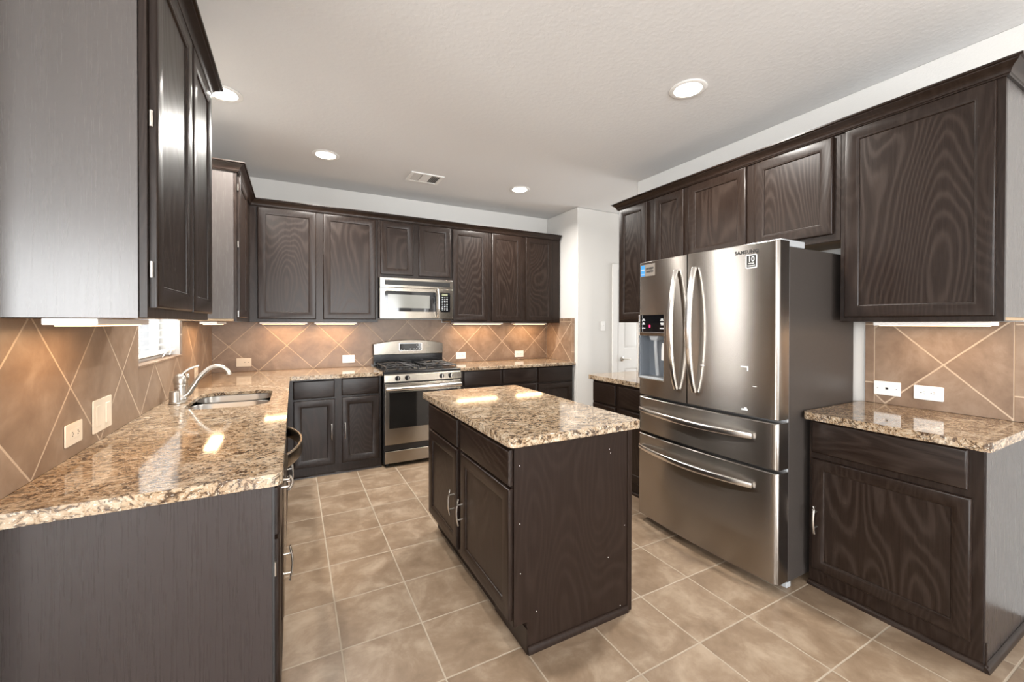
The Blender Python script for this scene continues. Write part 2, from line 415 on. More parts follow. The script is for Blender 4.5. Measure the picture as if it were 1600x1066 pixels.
def drawer(F, parent, u0, u1, v0, v1, mat, handle=None):
    I = lambda i, w: inset(F, u0, u1, v0, v1, i, w)
    loops = [I(0, 0.001), I(0, 0.010)]+[I(0.010*(1-math.cos(a)), 0.010+0.010*math.sin(a)) for a in (0.3, 0.6, 0.9, 1.2, PI/2)]
    mb = MB(); mb.loft(loops); d = mb.build('drawer', mat, parent, smooth=38)
    if handle: pull(F, d, *handle)
    return d
def cabinet(name, F, u0, u1, v0, v1, depth, label, cat, group=None, upper=True, body=None):
    body = body or (MLAMU if upper else MLAM)
    c = F((u0+u1)/2, v0, -depth/2)
    t = thing(name, c, label, cat, group)
    mb = MB(); mb.box(u0, u1, v0+(0.018 if upper else 0), v1, -depth, -0.019, F); mb.build('carcass', body, t, 0.001)
    mb = MB(); mb.box(u0, u1, v0, v1, -0.0185, 0.0, F); mb.build('face_frame', MWV, t, 0.0015)
    if upper:
        mb = MB(); mb.box(u0+0.004, u1-0.004, v0+0.004, v0+0.0175, -depth+0.002, -0.020, F); mb.build('bottom_panel', MPLY, t)
    return t
def quarter_round(parent, F, u0, u1, mat=MWX, name='shoe_molding', h=0.024, d=0.017):
    prof = [(0.0005, 0.0005)]+[(d*math.cos(a*PI/12), h*math.sin(a*PI/12)) for a in range(7)]+[(0.0005, h)]
    a = [F(u0, p[1]+0.0005, p[0]+0.0005) for p in prof]; b = [F(u1, p[1]+0.0005, p[0]+0.0005) for p in prof]
    return MB().loft([a, b]).build(name, mat, parent, smooth=40)
def sweep(path, prof, side, z=0):
    """path: (x, y) points; prof: closed (out, z) outline; side +1: outward is to the right of travel"""
    P = [Vector((p[0], p[1])) for p in path]; loops = []
    for i, p in enumerate(P):
        def nrm(a, b):
            d = (b-a).normalized(); return Vector((d.y, -d.x))*side
        if i == 0: m = nrm(P[0], P[1])
        elif i == len(P)-1: m = nrm(P[-2], P[-1])
        else:
            n1, n2 = nrm(P[i-1], p), nrm(p, P[i+1]); m = (n1+n2)/(1+n1.dot(n2))
        loops.append([(p.x+m.x*o, p.y+m.y*o, z+h) for o, h in prof])
    return MB().loft(loops)
CROWN = [(0.0008, 2.4405), (0.0008, 2.431), (0.010, 2.431), (0.012, 2.436), (0.016, 2.439), (0.017, 2.444), (0.020, 2.452), (0.027, 2.462), (0.037, 2.470), (0.044, 2.476), (0.046, 2.481), (0.054, 2.482), (0.056, 2.485), (0.056, 2.492), (0.0008, 2.492)]

# ------------------------------------------------------------------ the setting
struct(MB().box(-3.6, 8.0, -4.4, D+0.3, -0.12, 0.0), 'floor', MFL)
struct(MB().box(-3.6, 8.0, -4.4, D+0.3, H, H+0.12), 'ceiling', MCEIL)
TB = 0.012                                   # tile build-up in front of the walls
KY0, KY1, KZ0, KZ1 = 2.63, 3.512, 1.155, 2.36  # sink window opening
mb = MB()
mb.box(-0.16, 0, 1.28, KY0, 0, H); mb.box(-0.16, 0, KY1, D, 0, H); mb.box(-0.16, 0, KY0, KY1, 0, KZ0); mb.box(-0.16, 0, KY0, KY1, KZ1, H)
wl = struct(mb, 'wall_left', MWALL)
mb = MB(); Z0 = ZT+0.0012; Z1 = ZU-0.001
mb.box(0.0006, TB, 1.40, KY0-0.002, Z0, Z1); mb.box(0.0006, TB, KY1+0.002, D-TB-0.0005, Z0, Z1); mb.box(0.0006, TB, KY0-0.002, KY1+0.002, Z0, KZ0-0.004)
struct(mb, 'backsplash_tile', MTL, wl, 0.0008)
struct(MB().box(-0.118, TB+0.003, KY0+0.0005, KY1-0.0005, KZ0-0.0035, KZ0+0.008), 'tiled_sill', MTE, wl, 0.002)
wb = struct(MB().box(-0.16, 8.0, D, D+0.15, 0, H), 'wall_back', MWALL)
mb = MB(); mb.box(TB+0.0005, 1.425, D-TB, D-0.0006, Z0, Z1); mb.box(1.425, 2.218, D-TB, D-0.0006, 0.93, 1.42); mb.box(2.218, W-TB-0.0005, D-TB, D-0.0006, Z0, Z1)
struct(mb, 'backsplash_tile', MTB, wb, 0.0008)
wh = struct(MB().box(W, 8.0, 4.0, D-0.0005, 0, H), 'wall_hall', MWALL, bevel=0.012)
struct(MB().box(W-TB, W-0.0006, 4.104, D-TB-0.0005, Z0, 1.404), 'backsplash_tile', MTH, wh, 0.0008)
mb = MB(); mb.box(W-TB, W-0.0006, 4.052, 4.100, Z0, 1.446); mb.box(W-TB, W-0.0006, 4.104, D-TB-0.0005, 1.408, 1.446)
struct(mb, 'backsplash_border', MTE, wh, 0.0012)
mb = MB(); mb.box(W-TB+0.002, W-0.0005, 4.0995, 4.1045, Z0, 1.444); mb.box(W-TB+0.002, W-0.0005, 4.1046, D-TB-0.0006, 1.4035, 1.4085); struct(mb, 'grout_line', MGROUT, wh)
wr = struct(MB().box(W, W+0.13, -4.25, 3.026, 0, H), 'wall_right', MWALL, bevel=0.006)
struct(MB().box(W-TB, W-0.0006, 0.602, 1.126, Z0, Z1), 'backsplash_tile', MTR, wr, 0.0008)
mb = MB(); mb.box(W-TB, W-0.0006, 1.130, 1.173, Z0, Z1); mb.box(W-TB, W-0.0006, 0.54, 0.598, Z0, Z1)
struct(mb, 'backsplash_border', MTE, wr, 0.0012)
mb = MB(); mb.box(W-TB+0.002, W-0.0005, 1.1255, 1.1305, Z0, Z1); mb.box(W-TB+0.002, W-0.0005, 0.5975, 0.6025, Z0, Z1); struct(mb, 'grout_line', MGROUT, wr)
mb = MB(); mb.box(7.9, 8.0, 2.0, 2.3, 0, H); mb.box(7.9, 8.0, 3.7, 4.0, 0, H); mb.box(7.9, 8.0, 2.3, 3.7, 2.3, H); mb.box(7.9, 8.0, 2.3, 3.7, 0, 0.5)
struct(mb, 'wall_corridor_end', MWALL)
struct(MB().box(W+0.14, 7.9, 2.0, 2.12, 0, H), 'wall_corridor', MWALL)
# breakfast area behind the camera
struct(MB().box(-3.45, -0.16, 1.28, 1.42, 0, H), 'wall_nook', MWALL)
mb = MB(); mb.box(-3.6, -3.45, -4.4, -2.5, 0, H); mb.box(-3.6, -3.45, -0.3, 1.42, 0, H); mb.box(-3.6, -3.45, -2.5, -0.3, 0, 0.6); mb.box(-3.6, -3.45, -2.5, -0.3, 2.3, H)
struct(mb, 'wall_nook_side', MWALL)
mb = MB(); mb.box(-3.45, -2.9, -4.4, -4.25, 0, H); mb.box(-0.8, 0.5, -4.4, -4.25, 0, H); mb.box(3.0, W+0.13, -4.4, -4.25, 0, H)
mb.box(-2.9, -0.8, -4.4, -4.25, 0, 0.6); mb.box(-2.9, -0.8, -4.4, -4.25, 2.3, H); mb.box(0.5, 3.0, -4.4, -4.25, 2.25, H)
struct(mb, 'wall_rear', MWALL)

def window(name, F, u0, u1, v0, v1, w, mull=(), sash=()):
    """frame, mullions and pane in an opening; w is the depth of the frame plane"""
    r = thing(name, F((u0+u1)/2, v0, w), 'x', 'x'); del r['label']; del r['category']; r['kind'] = 'structure'
    mb = MB(); f = 0.035; a, b = w-0.03, w+0.01
    mb.box(u0+0.001, u0+f, v0+0.001, v1-0.001, a, b, F); mb.box(u1-f, u1-0.001, v0+0.001, v1-0.001, a, b, F); mb.box(u0+f, u1-f, v0+0.001, v0+f, a, b, F); mb.box(u0+f, u1-f, v1-f, v1-0.001, a, b, F)
    for m in mull: mb.box(m-0.02, m+0.02, v0+f, v1-f, a+0.002, b-0.002, F)
    for s in sash: mb.box(u0+f, u1-f, s-0.02, s+0.02, a+0.003, b-0.003, F)
    k = mb.build('window_frame', MTRIM, r, 0.003); k['kind'] = 'structure'
    k = MB().box(u0+f, u1-f, v0+f, v1-f, w-0.013, w-0.009, F).build('window_pane', MGLASS, r); k['kind'] = 'structure'
    return r
window('window_1', FL(0), KY0, KY1, KZ0+0.008, KZ1, -0.115, mull=(3.11,), sash=(1.78,))
window('window_2', lambda u, v, w: (u, -4.25+w, v), -2.9, -0.8, 0.6, 2.3, -0.06, mull=(-1.85,), sash=(1.45,))
window('window_3', lambda u, v, w: (-3.45+w, u, v), -2.5, -0.3, 0.6, 2.3, -0.06, mull=(-1.4,), sash=(1.45,))
window('added_window_5', FR(7.9), 2.3, 3.7, 0.5, 2.3, -0.06, mull=(3.0,))  # out-of-view window added to let light into the corridor
window('window_4', lambda u, v, w: (u, -4.25+w, v), 0.5, 3.0, 0.0, 2.25, -0.06, mull=(1.75,))

# hallway door
dr = thing('door_1', (4.72, 3.98, 0), 'x', 'x'); del dr['label']; del dr['category']; dr['kind'] = 'structure'
F = FB(4.0); X0, X1, ZD = 4.335, 5.10, 2.05
mb = MB(); mb.box(4.235, 4.32, 0.001, 2.135, 0.0005, 0.018, F); mb.box(5.115, 5.20, 0.001, 2.135, 0.0005, 0.018, F); mb.box(4.3205, 5.1145, 2.065, 2.135, 0.0005, 0.018, F)
o = mb.build('door_casing', MTRIM, dr, 0.004); o['kind'] = 'structure'
mb = MB(); mb.box(X0-0.012, X1+0.012, 0.006, ZD+0.012, 0.0006, 0.002, F)
cols = [(X0+0.10, X0+0.335), (X1-0.335, X1-0.10)]; rows = [(0.20, 0.80), (1.06, 1.62), (1.73, 1.95)]
ub = [X0, cols[0][0], cols[0][1], cols[1][0], cols[1][1], X1]; vb = [0.008, 0.20, 0.80, 1.06, 1.62, 1.73, 1.95, ZD]
mb.box(ub[0], ub[1], vb[0], vb[-1], 0.0022, 0.012, F); mb.box(ub[2], ub[3], vb[0], vb[-1], 0.0022, 0.012, F); mb.box(ub[4], ub[5], vb[0], vb[-1], 0.0022, 0.012, F)
for (a, b) in cols:
    for (c, d) in ((vb[0], 0.20), (0.80, 1.06), (1.62, 1.73), (1.95, ZD)): mb.box(a, b, c, d, 0.0022, 0.012, F)
    for (c, d) in rows: mb.loft([inset(F, a, b, c, d, 0.012, 0.0022), inset(F, a, b, c, d, 0.016, 0.005), inset(F, a, b, c, d, 0.045, 0.010)])
o = mb.build('door_leaf', MTRIM, dr, 0.0015); o['kind'] = 'structure'
mb = MB(); mb.lathe([(0.001, 0), (0.028, 0), (0.030, 0.006), (0.018, 0.012), (0.011, 0.016), (0.011, 0.045), (0.001, 0.046)], (4.395, 3.987, 0.925), 24, 'y', -1)
mb.tube([(4.395, 3.945, 0.925), (4.43, 3.943, 0.926), (4.47, 3.944, 0.924), (4.505, 3.948, 0.922)], 0.009, 12, 0.007)
o = mb.build('door_handle', MNI, dr, smooth=50); o['kind'] = 'structure'
o = MB().box(X0-0.012, X0-0.002, 0.86, 0.99, 0.002, 0.010, F).build('strike_plate', MNI, dr); o['kind'] = 'structure'

# ------------------------------------------------------------------ wall cabinets
GU = 'espresso wall cabinets'
F = FL(0.33)
t = cabinet('wall_cabinet', F, 1.457, 2.345, ZU, 2.44, 0.329, 'tall dark espresso wall cabinet beside the sink window, its pale plain end panel facing us', 'wall cabinet', GU)
door(F, t, 1.472, 1.918, 1.415, 2.425, hinges=(1.52, 1.935, 2.30), hinge_u=1.4665); door(F, t, 1.948, 2.330, 1.415, 2.425)
MB().box(1.4575-0.0055, 1.4575-0.0005, ZU, 2.43, -0.327, -0.019, F).build('end_panel', MLAMU, t)
t = cabinet('wall_cabinet', F, 3.45, D-0.002, ZU, 2.44, 0.329, 'dark wall cabinet in the far corner past the sink window, one narrow door', 'wall cabinet', GU)
door(F, t, 3.468, 3.98, 1.415, 2.425, hinges=(1.44, 1.93, 2.33), hinge_u=3.462)
F = FB(D-0.33)
def up(u0, u1, v0, lab, doors):
    t = cabinet('wall_cabinet', F, u0, u1, v0, 2.44, 0.329, lab, 'wall cabinet', GU)
    for d in doors: door(F, t, *d)
up(0.332, 1.441, ZU, 'wide dark two-door wall cabinet between the corner and the microwave', [(0.395, 0.871, 1.415, 2.425), (0.932, 1.416, 1.415, 2.425)])
up(1.4425, 2.2255, 1.846, 'short dark two-door wall cabinet directly above the microwave', [(1.466, 1.80, 1.880, 2.425), (1.861, 2.211, 1.880, 2.425)])
up(2.227, 2.684, ZU, 'dark single-door wall cabinet just past the microwave', [(2.240, 2.653, 1.412, 2.425)])
up(2.6855, 3.676, ZU, 'dark two-door wall cabinet at the end of the range wall beside the white return wall', [(2.717, 3.111, 1.405, 2.425), (3.171, 3.553, 1.405, 2.425)])
F = FR(W-0.33)
t = cabinet('wall_cabinet', F, 0.565, 1.163, ZU, 2.44, 0.329, 'large single-door dark wall cabinet above the counter nearest the fridge, swirling oak grain', 'wall cabinet', GU)
door(F, t, 0.590, 1.139, 1.410, 2.427)
t = cabinet('wall_cabinet', F, 1.1645, 2.1655, 1.842, 2.44, 0.329, 'short dark two-door wall cabinet above the stainless fridge', 'wall cabinet', GU)
door(F, t, 1.197, 1.640, 1.880, 2.425); door(F, t, 1.698, 2.152, 1.880, 2.425)
t = cabinet('wall_cabinet', F, 2.167, 2.927, ZU, 2.44, 0.329, 'dark two-door wall cabinet past the fridge, ending by the hallway', 'wall cabinet', GU)
door(F, t, 2.198, 2.487, 1.410, 2.425); door(F, t, 2.577, 2.903, 1.410, 2.425)

def crown(path, side, label):
    o = sweep(path, CROWN, side).build('crown_molding', MWX, smooth=25); tag(o, label, 'crown molding', 'crown moldings on the wall cabinets')
crown([(0.001, 1.451), (0.330, 1.451), (0.330, 2.345), (0.001, 2.345)], 1, 'dark crown molding along the top of the cabinet beside the sink window')
crown([(0.001, 3.45), (0.330, 3.45), (0.330, D-0.33), (3.676, D-0.33)], 1, 'long dark crown molding over the corner and range-wall cabinets')
crown([(W-0.001, 0.565), (W-0.33, 0.565), (W-0.33, 2.927), (W-0.001, 2.927)], -1, 'dark crown molding running over the fridge-wall cabinets')

# ------------------------------------------------------------------ base cabinets
GB = 'espresso base cabinets'
F = FL(0.622)
t = cabinet('base_cabinet', F, 1.480, 1.990, 0.001, 0.8755, 0.60, 'dark base cabinet at the near end of the window counter, broad plain end panel', 'base cabinet', GB, upper=False)
drawer(F, t, 1.492, 1.975, 0.705, 0.853, MWY, (0.78, 1.665, 1.805, True))
door(F, t, 1.492, 1.975, 0.10, 0.690, handle=(1.945, 0.30, 0.445), hinges=(0.18, 0.60), hinge_u=1.486)
MB().box(1.474, 1.4795, 0.001, 0.875, -0.60, -0.001, F).build('end_panel', MLAM, t)
MB().box(1.4725, 1.4795, 0.10, 0.875, -0.0005, 0.006, F).build('edge_strip', MBLKR, t)
t = cabinet('base_cabinet', F, 2.602, 3.46, 0.001, 0.70, 0.60, 'dark sink base cabinet under the double-bowl sink', 'base cabinet', GB, upper=False)
MB().box(2.602, 3.46, 0.701, 0.8755, -0.0185, 0.0, F).build('top_rail', MWY, t)
drawer(F, t, 2.62, 3.02, 0.705, 0.853, MWY); drawer(F, t, 3.05, 3.445, 0.705, 0.853, MWY)
door(F, t, 2.62, 3.02, 0.10, 0.690, handle=(2.99, 0.33, 0.47)); door(F, t, 3.05, 3.445, 0.10, 0.690, handle=(3.08, 0.33, 0.47))
t = cabinet('base_cabinet', F, 3.4615, D-0.002, 0.001, 0.8755, 0.60, 'dark blind corner base cabinet between the sink base and the range wall', 'base cabinet', GB, upper=False)
F = FB(D-0.61)
t = cabinet('base_cabinet', F, 0.6235, 1.424, 0.001, 0.8755, 0.595, 'dark two-drawer two-door base cabinet between the corner and the range', 'base cabinet', GB, upper=False)
drawer(F, t, 0.676, 1.009, 0.705, 0.862, MWX); drawer(F, t, 1.069, 1.397, 0.712, 0.868, MWX)
door(F, t, 0.678, 1.012, 0.095, 0.688, handle=(0.982, 0.325, 0.470)); door(F, t, 1.072, 1.400, 0.095, 0.692, handle=(1.096, 0.325, 0.468))
quarter_round(t, F, 0.6245, 1.424, h=0.018, d=0.012)
t = cabinet('base_cabinet', F, 2.221, 3.168, 0.001, 0.8755, 0.595, 'dark base cabinet just past the range, its doors hidden by the island', 'base cabinet', GB, upper=False)
drawer(F, t, 2.262, 2.700, 0.712, 0.868, MWX); drawer(F, t, 2.722, 3.156, 0.712, 0.868, MWX)
door(F, t, 2.262, 2.700, 0.095, 0.692); door(F, t, 2.722, 3.156, 0.095, 0.692)
t = cabinet('base_cabinet', F, 3.1695, 3.676, 0.001, 0.8755, 0.595, 'narrow dark base cabinet ending the range wall at the white corner', 'base cabinet', GB, upper=False)
drawer(F, t, 3.184, 3.660, 0.692, 0.868, MWX); door(F, t, 3.184, 3.660, 0.095, 0.672)
F = FR(W-0.60)
t = cabinet('base_cabinet', F, 0.556, 1.180, 0.001, 0.8755, 0.598, 'dark base cabinet with one wide grainy door and a nickel pull, beside the fridge', 'base cabinet', GB, upper=False)
drawer(F, t, 0.597, 1.164, 0.702, 0.866, MWY); door(F, t, 0.587, 1.164, 0.095, 0.672, handle=(1.137, 0.29, 0.43), stile=0.05)
quarter_round(t, F, 0.5395, 1.181, MWY)
Fe = FB(0.5505)
MB().box(W-0.598, W-0.003, 0.001, 0.875, 0.0, 0.005, lambda u, v, w: (u, 0.5555-w, v)).build('end_panel', MLAM, t)
MB().box(W-0.6, W-0.592, 0.001, 0.11, 0.006, 0.010, lambda u, v, w: (u, 0.5555-w, v)).build('corner_trim', MWV, t, 0.001)
quarter_round(t, lambda u, v, w: (u, 0.5502-w, v), W-0.617, W-0.003, MWX)
t = cabinet('base_cabinet', F, 2.165, 2.962, 0.001, 0.8755, 0.598, 'dark base cabinet past the fridge next to the hallway opening', 'base cabinet', GB, upper=False)
drawer(F, t, 2.20, 2.612, 0.680, 0.852, MWY); drawer(F, t, 2.655, 2.948, 0.680, 0.852, MWY)
door(F, t, 2.20, 2.612, 0.10, 0.662); door(F, t, 2.655, 2.948, 0.10, 0.662)
quarter_round(t, F, 2.166, 2.962, MWY)

# island
isl = thing('kitchen_island', (1.79, 2.07, 0), 'freestanding dark espresso kitchen island with two drawers and two doors on one side', 'kitchen island')
IX, IY0, IY1 = 1.474, 1.471, 2.672
mb = MB(); mb.box(IX+0.019, 2.085, IY0+0.006, IY1, 0.126, 0.875); mb.box(1.537, 2.085, IY0+0.006, IY1, 0.001, 0.125)
mb.build('carcass', MISL, isl, 0.001)
F = FR(IX)
MB().box(IY0+0.0005, IY1, 0.126, 0.875, -0.0185, 0.0, F).build('face_frame', MWV, isl, 0.0015)
MB().prism([(IX, 0.132), (1.536, 0.132), (1.536, 0.001), (2.086, 0.001), (2.086, 0.875), (IX, 0.875)], 0.0, 0.0055, FB(IY0+0.0055)).build('end_panel', MISL, isl)
mb = MB(); mb.box(2.0865, 2.112, IY0-0.006, IY0+0.03, 0.001, 0.875); mb.box(2.0865, 2.094, IY0+0.03, IY1, 0.001, 0.875); mb.build('corner_trim', MISL, isl, 0.002)
MB().box(1.532, 1.536, IY0-0.006, IY0+0.3, 0.0, 0.105).build('toe_kick_end', MWV, isl, 0.001)
quarter_round(isl, FB(IY0-0.0005), 1.5365, 2.086, MISL, h=0.03, d=0.014)
drawer(F, isl, 2.092, 2.605, 0.706, 0.853, MWY); drawer(F, isl, 1.484, 2.034, 0.706, 0.853, MWY)
door(F, isl, 2.092, 2.605, 0.150, 0.693, handle=(2.128, 0.332, 0.470)); door(F, isl, 1.484, 2.034, 0.150, 0.693, handle=(1.998, 0.328, 0.466))

for (x, z) in ((1.5, 0.789), (1.501, 0.549), (1.504, 0.343), (1.581, 0.162), (1.976, 0.79), (1.984, 0.771), (1.971, 0.287), (2.046, 0.038), (2.071, 0.414)):
    MB().cyl((x, IY0+0.0004, z), (x, IY0-0.0005, z), 0.0019, 8).build('nail_head', MPALE, isl)

# ------------------------------------------------------------------ granite worktops
def slab(outer, name, label, cat, hole=None, z0=0.8765, z1=ZT):
    bm = bmesh.new()
    edges = []
    for lp in [outer]+([hole] if hole else []):
        vs = [bm.verts.new((p[0], p[1], z1)) for p in lp]
        edges += [bm.edges.new((vs[i], vs[(i+1) % len(vs)])) for i in range(len(vs))]
    bmesh.ops.triangle_fill(bm, use_beauty=True, use_dissolve=False, edges=edges)
    ret = bmesh.ops.extrude_face_region(bm, geom=bm.faces[:])
    hs = [Vector((p[0], p[1])) for p in hole] if hole else []
    for v in [g for g in ret['geom'] if isinstance(g, bmesh.types.BMVert)]:
        v.co.z = z1-0.020 if any((v.co.xy-q).length < 1e-5 for q in hs) else z0
    m = MB(); m.bm.free(); m.bm = bm
    o = m.build(name, MGR, None, 0.013 if not hole else 0.009, 4)
    tag(o, label, cat, 'granite worktops'); return o
def rrect(x0, x1, y0, y1, r, n=6):
    pts = []
    for cx, cy, a0 in ((x1-r, y1-r, 0), (x0+r, y1-r, 90), (x0+r, y0+r, 180), (x1-r, y0+r, 270)):
        for i in range(n+1):
            a = math.radians(a0+90*i/n); pts.append((cx+r*math.cos(a), cy+r*math.sin(a)))
    return pts
def rounded(poly, rad):
    out = []
    n = len(poly)
    for i, p in enumerate(poly):
        r = rad.get(i, 0)
        if r == 0: out.append(p); continue
        a, b = Vector(poly[i-1]), Vector(poly[(i+1) % n]); P = Vector(p); da = (a-P).normalized(); db = (b-P).normalized()
        c = P+da*r+db*r
        for k in range(6):
            th = (PI/2)*k/5; q = c-db*r*math.cos(th)-da*r*math.sin(th); out.append((q.x, q.y))
    return out
SX0, SX1, SY0, SY1 = 0.155, 0.555, 2.705, 3.310
slab(rounded([(0.001, 1.437), (0.651, 1.437), (0.651, D-0.65), (1.4285, D-0.65), (1.4285, D-0.001), (0.001, D-0.001)], {1: 0.025, 2: 0.012}), 'worktop',
     'L-shaped brown speckled granite worktop holding the sink under the window', 'worktop', hole=rrect(SX0, SX1, SY0, SY1, 0.11, 7)[::-1])
slab(rounded([(2.2165, D-0.65), (3.712-0.016, D-0.65), (W-0.0008, D-0.64), (W-0.0008, D-0.001), (2.2165, D-0.001)], {}), 'worktop', 'straight speckled granite worktop between the range and the white return wall', 'worktop')
slab(rounded([(W-0.652, 0.528), (W-0.001, 0.528), (W-0.001, 1.192), (W-0.652, 1.192)], {0: 0.02, 3: 0.025}), 'worktop', 'short granite worktop beside the near side of the fridge, white outlets above it', 'worktop')
slab(rounded([(W-0.652, 2.155), (W-0.001, 2.155), (W-0.001, 2.985), (W-0.652, 2.985)], {0: 0.02, 3: 0.03}), 'worktop', 'pale-looking granite worktop behind the fridge at the hallway', 'worktop')
slab(rounded([(1.437, 1.434), (2.148, 1.434), (2.148, 2.712), (1.437, 2.712)], {0: 0.03, 1: 0.03, 2: 0.03, 3: 0.03}), 'worktop', 'rectangular granite worktop on the island', 'worktop')

# ------------------------------------------------------------------ sink and faucet
sk = thing('sink', (0.35, 2.99, 0.70), 'stainless undermount sink with two bowls below the window', 'sink')
ym = 3.035
mb = MB()
for (a, b) in ((SY0-0.003, ym-0.012), (ym+0.012, SY1+0.003)):
    loops = []
    for (ins, z) in ((0.0, 0.8920), (0.003, 0.886), (0.009, 0.76), (0.035, 0.718), (0.09, 0.712)):
        loops.append([(p[0], p[1], z) for p in rrect(SX0-0.003+ins, SX1+0.003-ins, a+ins, b-ins, max(0.01, 0.10-ins*0.6), 7)])
    mb.loft(loops, cap0=False)
mb.box(SX0+0.05, SX1-0.05, ym-0.0135, ym+0.0135, 0.880, 0.888)
o = mb.build('basin', MSINK, sk, smooth=40)
for yy in ((SY0+ym)/2, (SY1+ym)/2):
    MB().lathe([(0.001, 0.0005), (0.038, 0.0005), (0.042, 0.003), (0.030, 0.0045), (0.001, 0.002)], (0.355, yy, 0.7125), 24).build('drain', MNI, sk, smooth=40)

fa = thing('faucet', (0.09, 3.05, ZT), 'brushed nickel lever faucet with arched spout behind the sink', 'faucet')
mb = MB(); mb.prism(rrect(0.055, 0.135, 2.93, 3.17, 0.035, 6), ZT+0.0005, ZT+0.010); mb.build('deck_plate', MNI, fa, 0.003)
MB().lathe([(0.001, 0.0105), (0.034, 0.0105), (0.035, 0.02), (0.030, 0.028), (0.029, 0.085), (0.032, 0.088), (0.032, 0.100), (0.030, 0.104), (0.001, 0.104)], (0.092, 3.05, ZT)).build('body', MNI, fa, smooth=40)
MB().lathe([(0.001, 0.1045), (0.033, 0.105), (0.034, 0.118), (0.033, 0.130), (0.029, 0.146), (0.020, 0.158), (0.001, 0.163)], (0.092, 3.05, ZT)).build('dome', MNI, fa, smooth=40)
MB().tube([(0.095, 3.05, 1.062), (0.108, 3.052, 1.080), (0.128, 3.056, 1.098), (0.152, 3.060, 1.110), (0.178, 3.064, 1.118)], 0.013, 14, 0.008, taper=[1.3, 1.0, 0.85, 0.8, 0.75]).build('lever_handle', MNI, fa, smooth=50)
pts = [(0.112, 3.046, 0.945), (0.128, 3.047, 0.957), (0.155, 3.048, 1.003), (0.179, 3.05, 1.045), (0.207, 3.05, 1.079), (0.239, 3.05, 1.105), (0.268, 3.05, 1.112), (0.297, 3.05, 1.104), (0.316, 3.05, 1.088), (0.326, 3.05, 1.070), (0.328, 3.05, 1.058)]
def smooth_path(p, k=4):
    out = []; P = [Vector(q) for q in p]
    for i in range(len(P)-1):
        a, b, c, d = P[max(i-1, 0)], P[i], P[i+1], P[min(i+2, len(P)-1)]
        for j in range(k):
            t = j/k; out.append(0.5*((2*b)+(c-a)*t+(2*a-5*b+4*c-d)*t*t+(3*b-a-3*c+d)*t**3))
    return out+[P[-1]]
pts = smooth_path(pts); tp = [1.35-0.45*min(1, i/16) if i < 32 else 0.9+0.35*(i-32)/8 for i in range(len(pts))]
MB().tube(pts, 0.0135, 16, taper=tp).build('spout', MNI, fa, smooth=60)
o = MB().lathe([(0.001, 0.0105), (0.026, 0.0105), (0.0265, 0.014), (0.0245, 0.018), (0.0245, 0.066), (0.022, 0.071), (0.001, 0.072)], (0.082, 2.968, ZT)).build('air_gap', MNI, None, smooth=40)
tag(o, 'short nickel air gap cap standing beside the faucet', 'air gap')
mb = MB(); mb.lathe([(0.001, 0.0005), (0.022, 0.0005), (0.022, 0.006), (0.012, 0.012), (0.011, 0.10), (0.017, 0.112), (0.019, 0.128), (0.012, 0.142), (0.001, 0.144)], (0.085, 3.235, ZT))
tag(mb.build('side_sprayer', MNI, None, smooth=40), 'nickel side sprayer standing just past the faucet', 'sprayer')

# ------------------------------------------------------------------ dishwasher
dw = thing('dishwasher', (0.33, 2.296, 0), 'stainless dishwasher under the window counter with a bowed bar handle', 'dishwasher')
F = FL(0.622)
MB().box(1.9935, 2.5985, 0.001, 0.87, -0.60, -0.002, F).build('tub', MBLKR, dw)
MB().box(1.996, 2.596, 0.115, 0.72, -0.001, 0.022, F).build('door', MSS, dw, 0.004)
MB().box(1.996, 2.596, 0.722, 0.868, -0.001, 0.024, F).build('control_panel', MSS, dw, 0.004)
pts = [F(2.03+0.54*i/14, 0.775, 0.030+0.062*math.sin(PI*i/14)**0.8) for i in range(15)]
MB().tube(pts, 0.008, 14, 0.030, square=True).build('handle', MSS, dw, smooth=50)

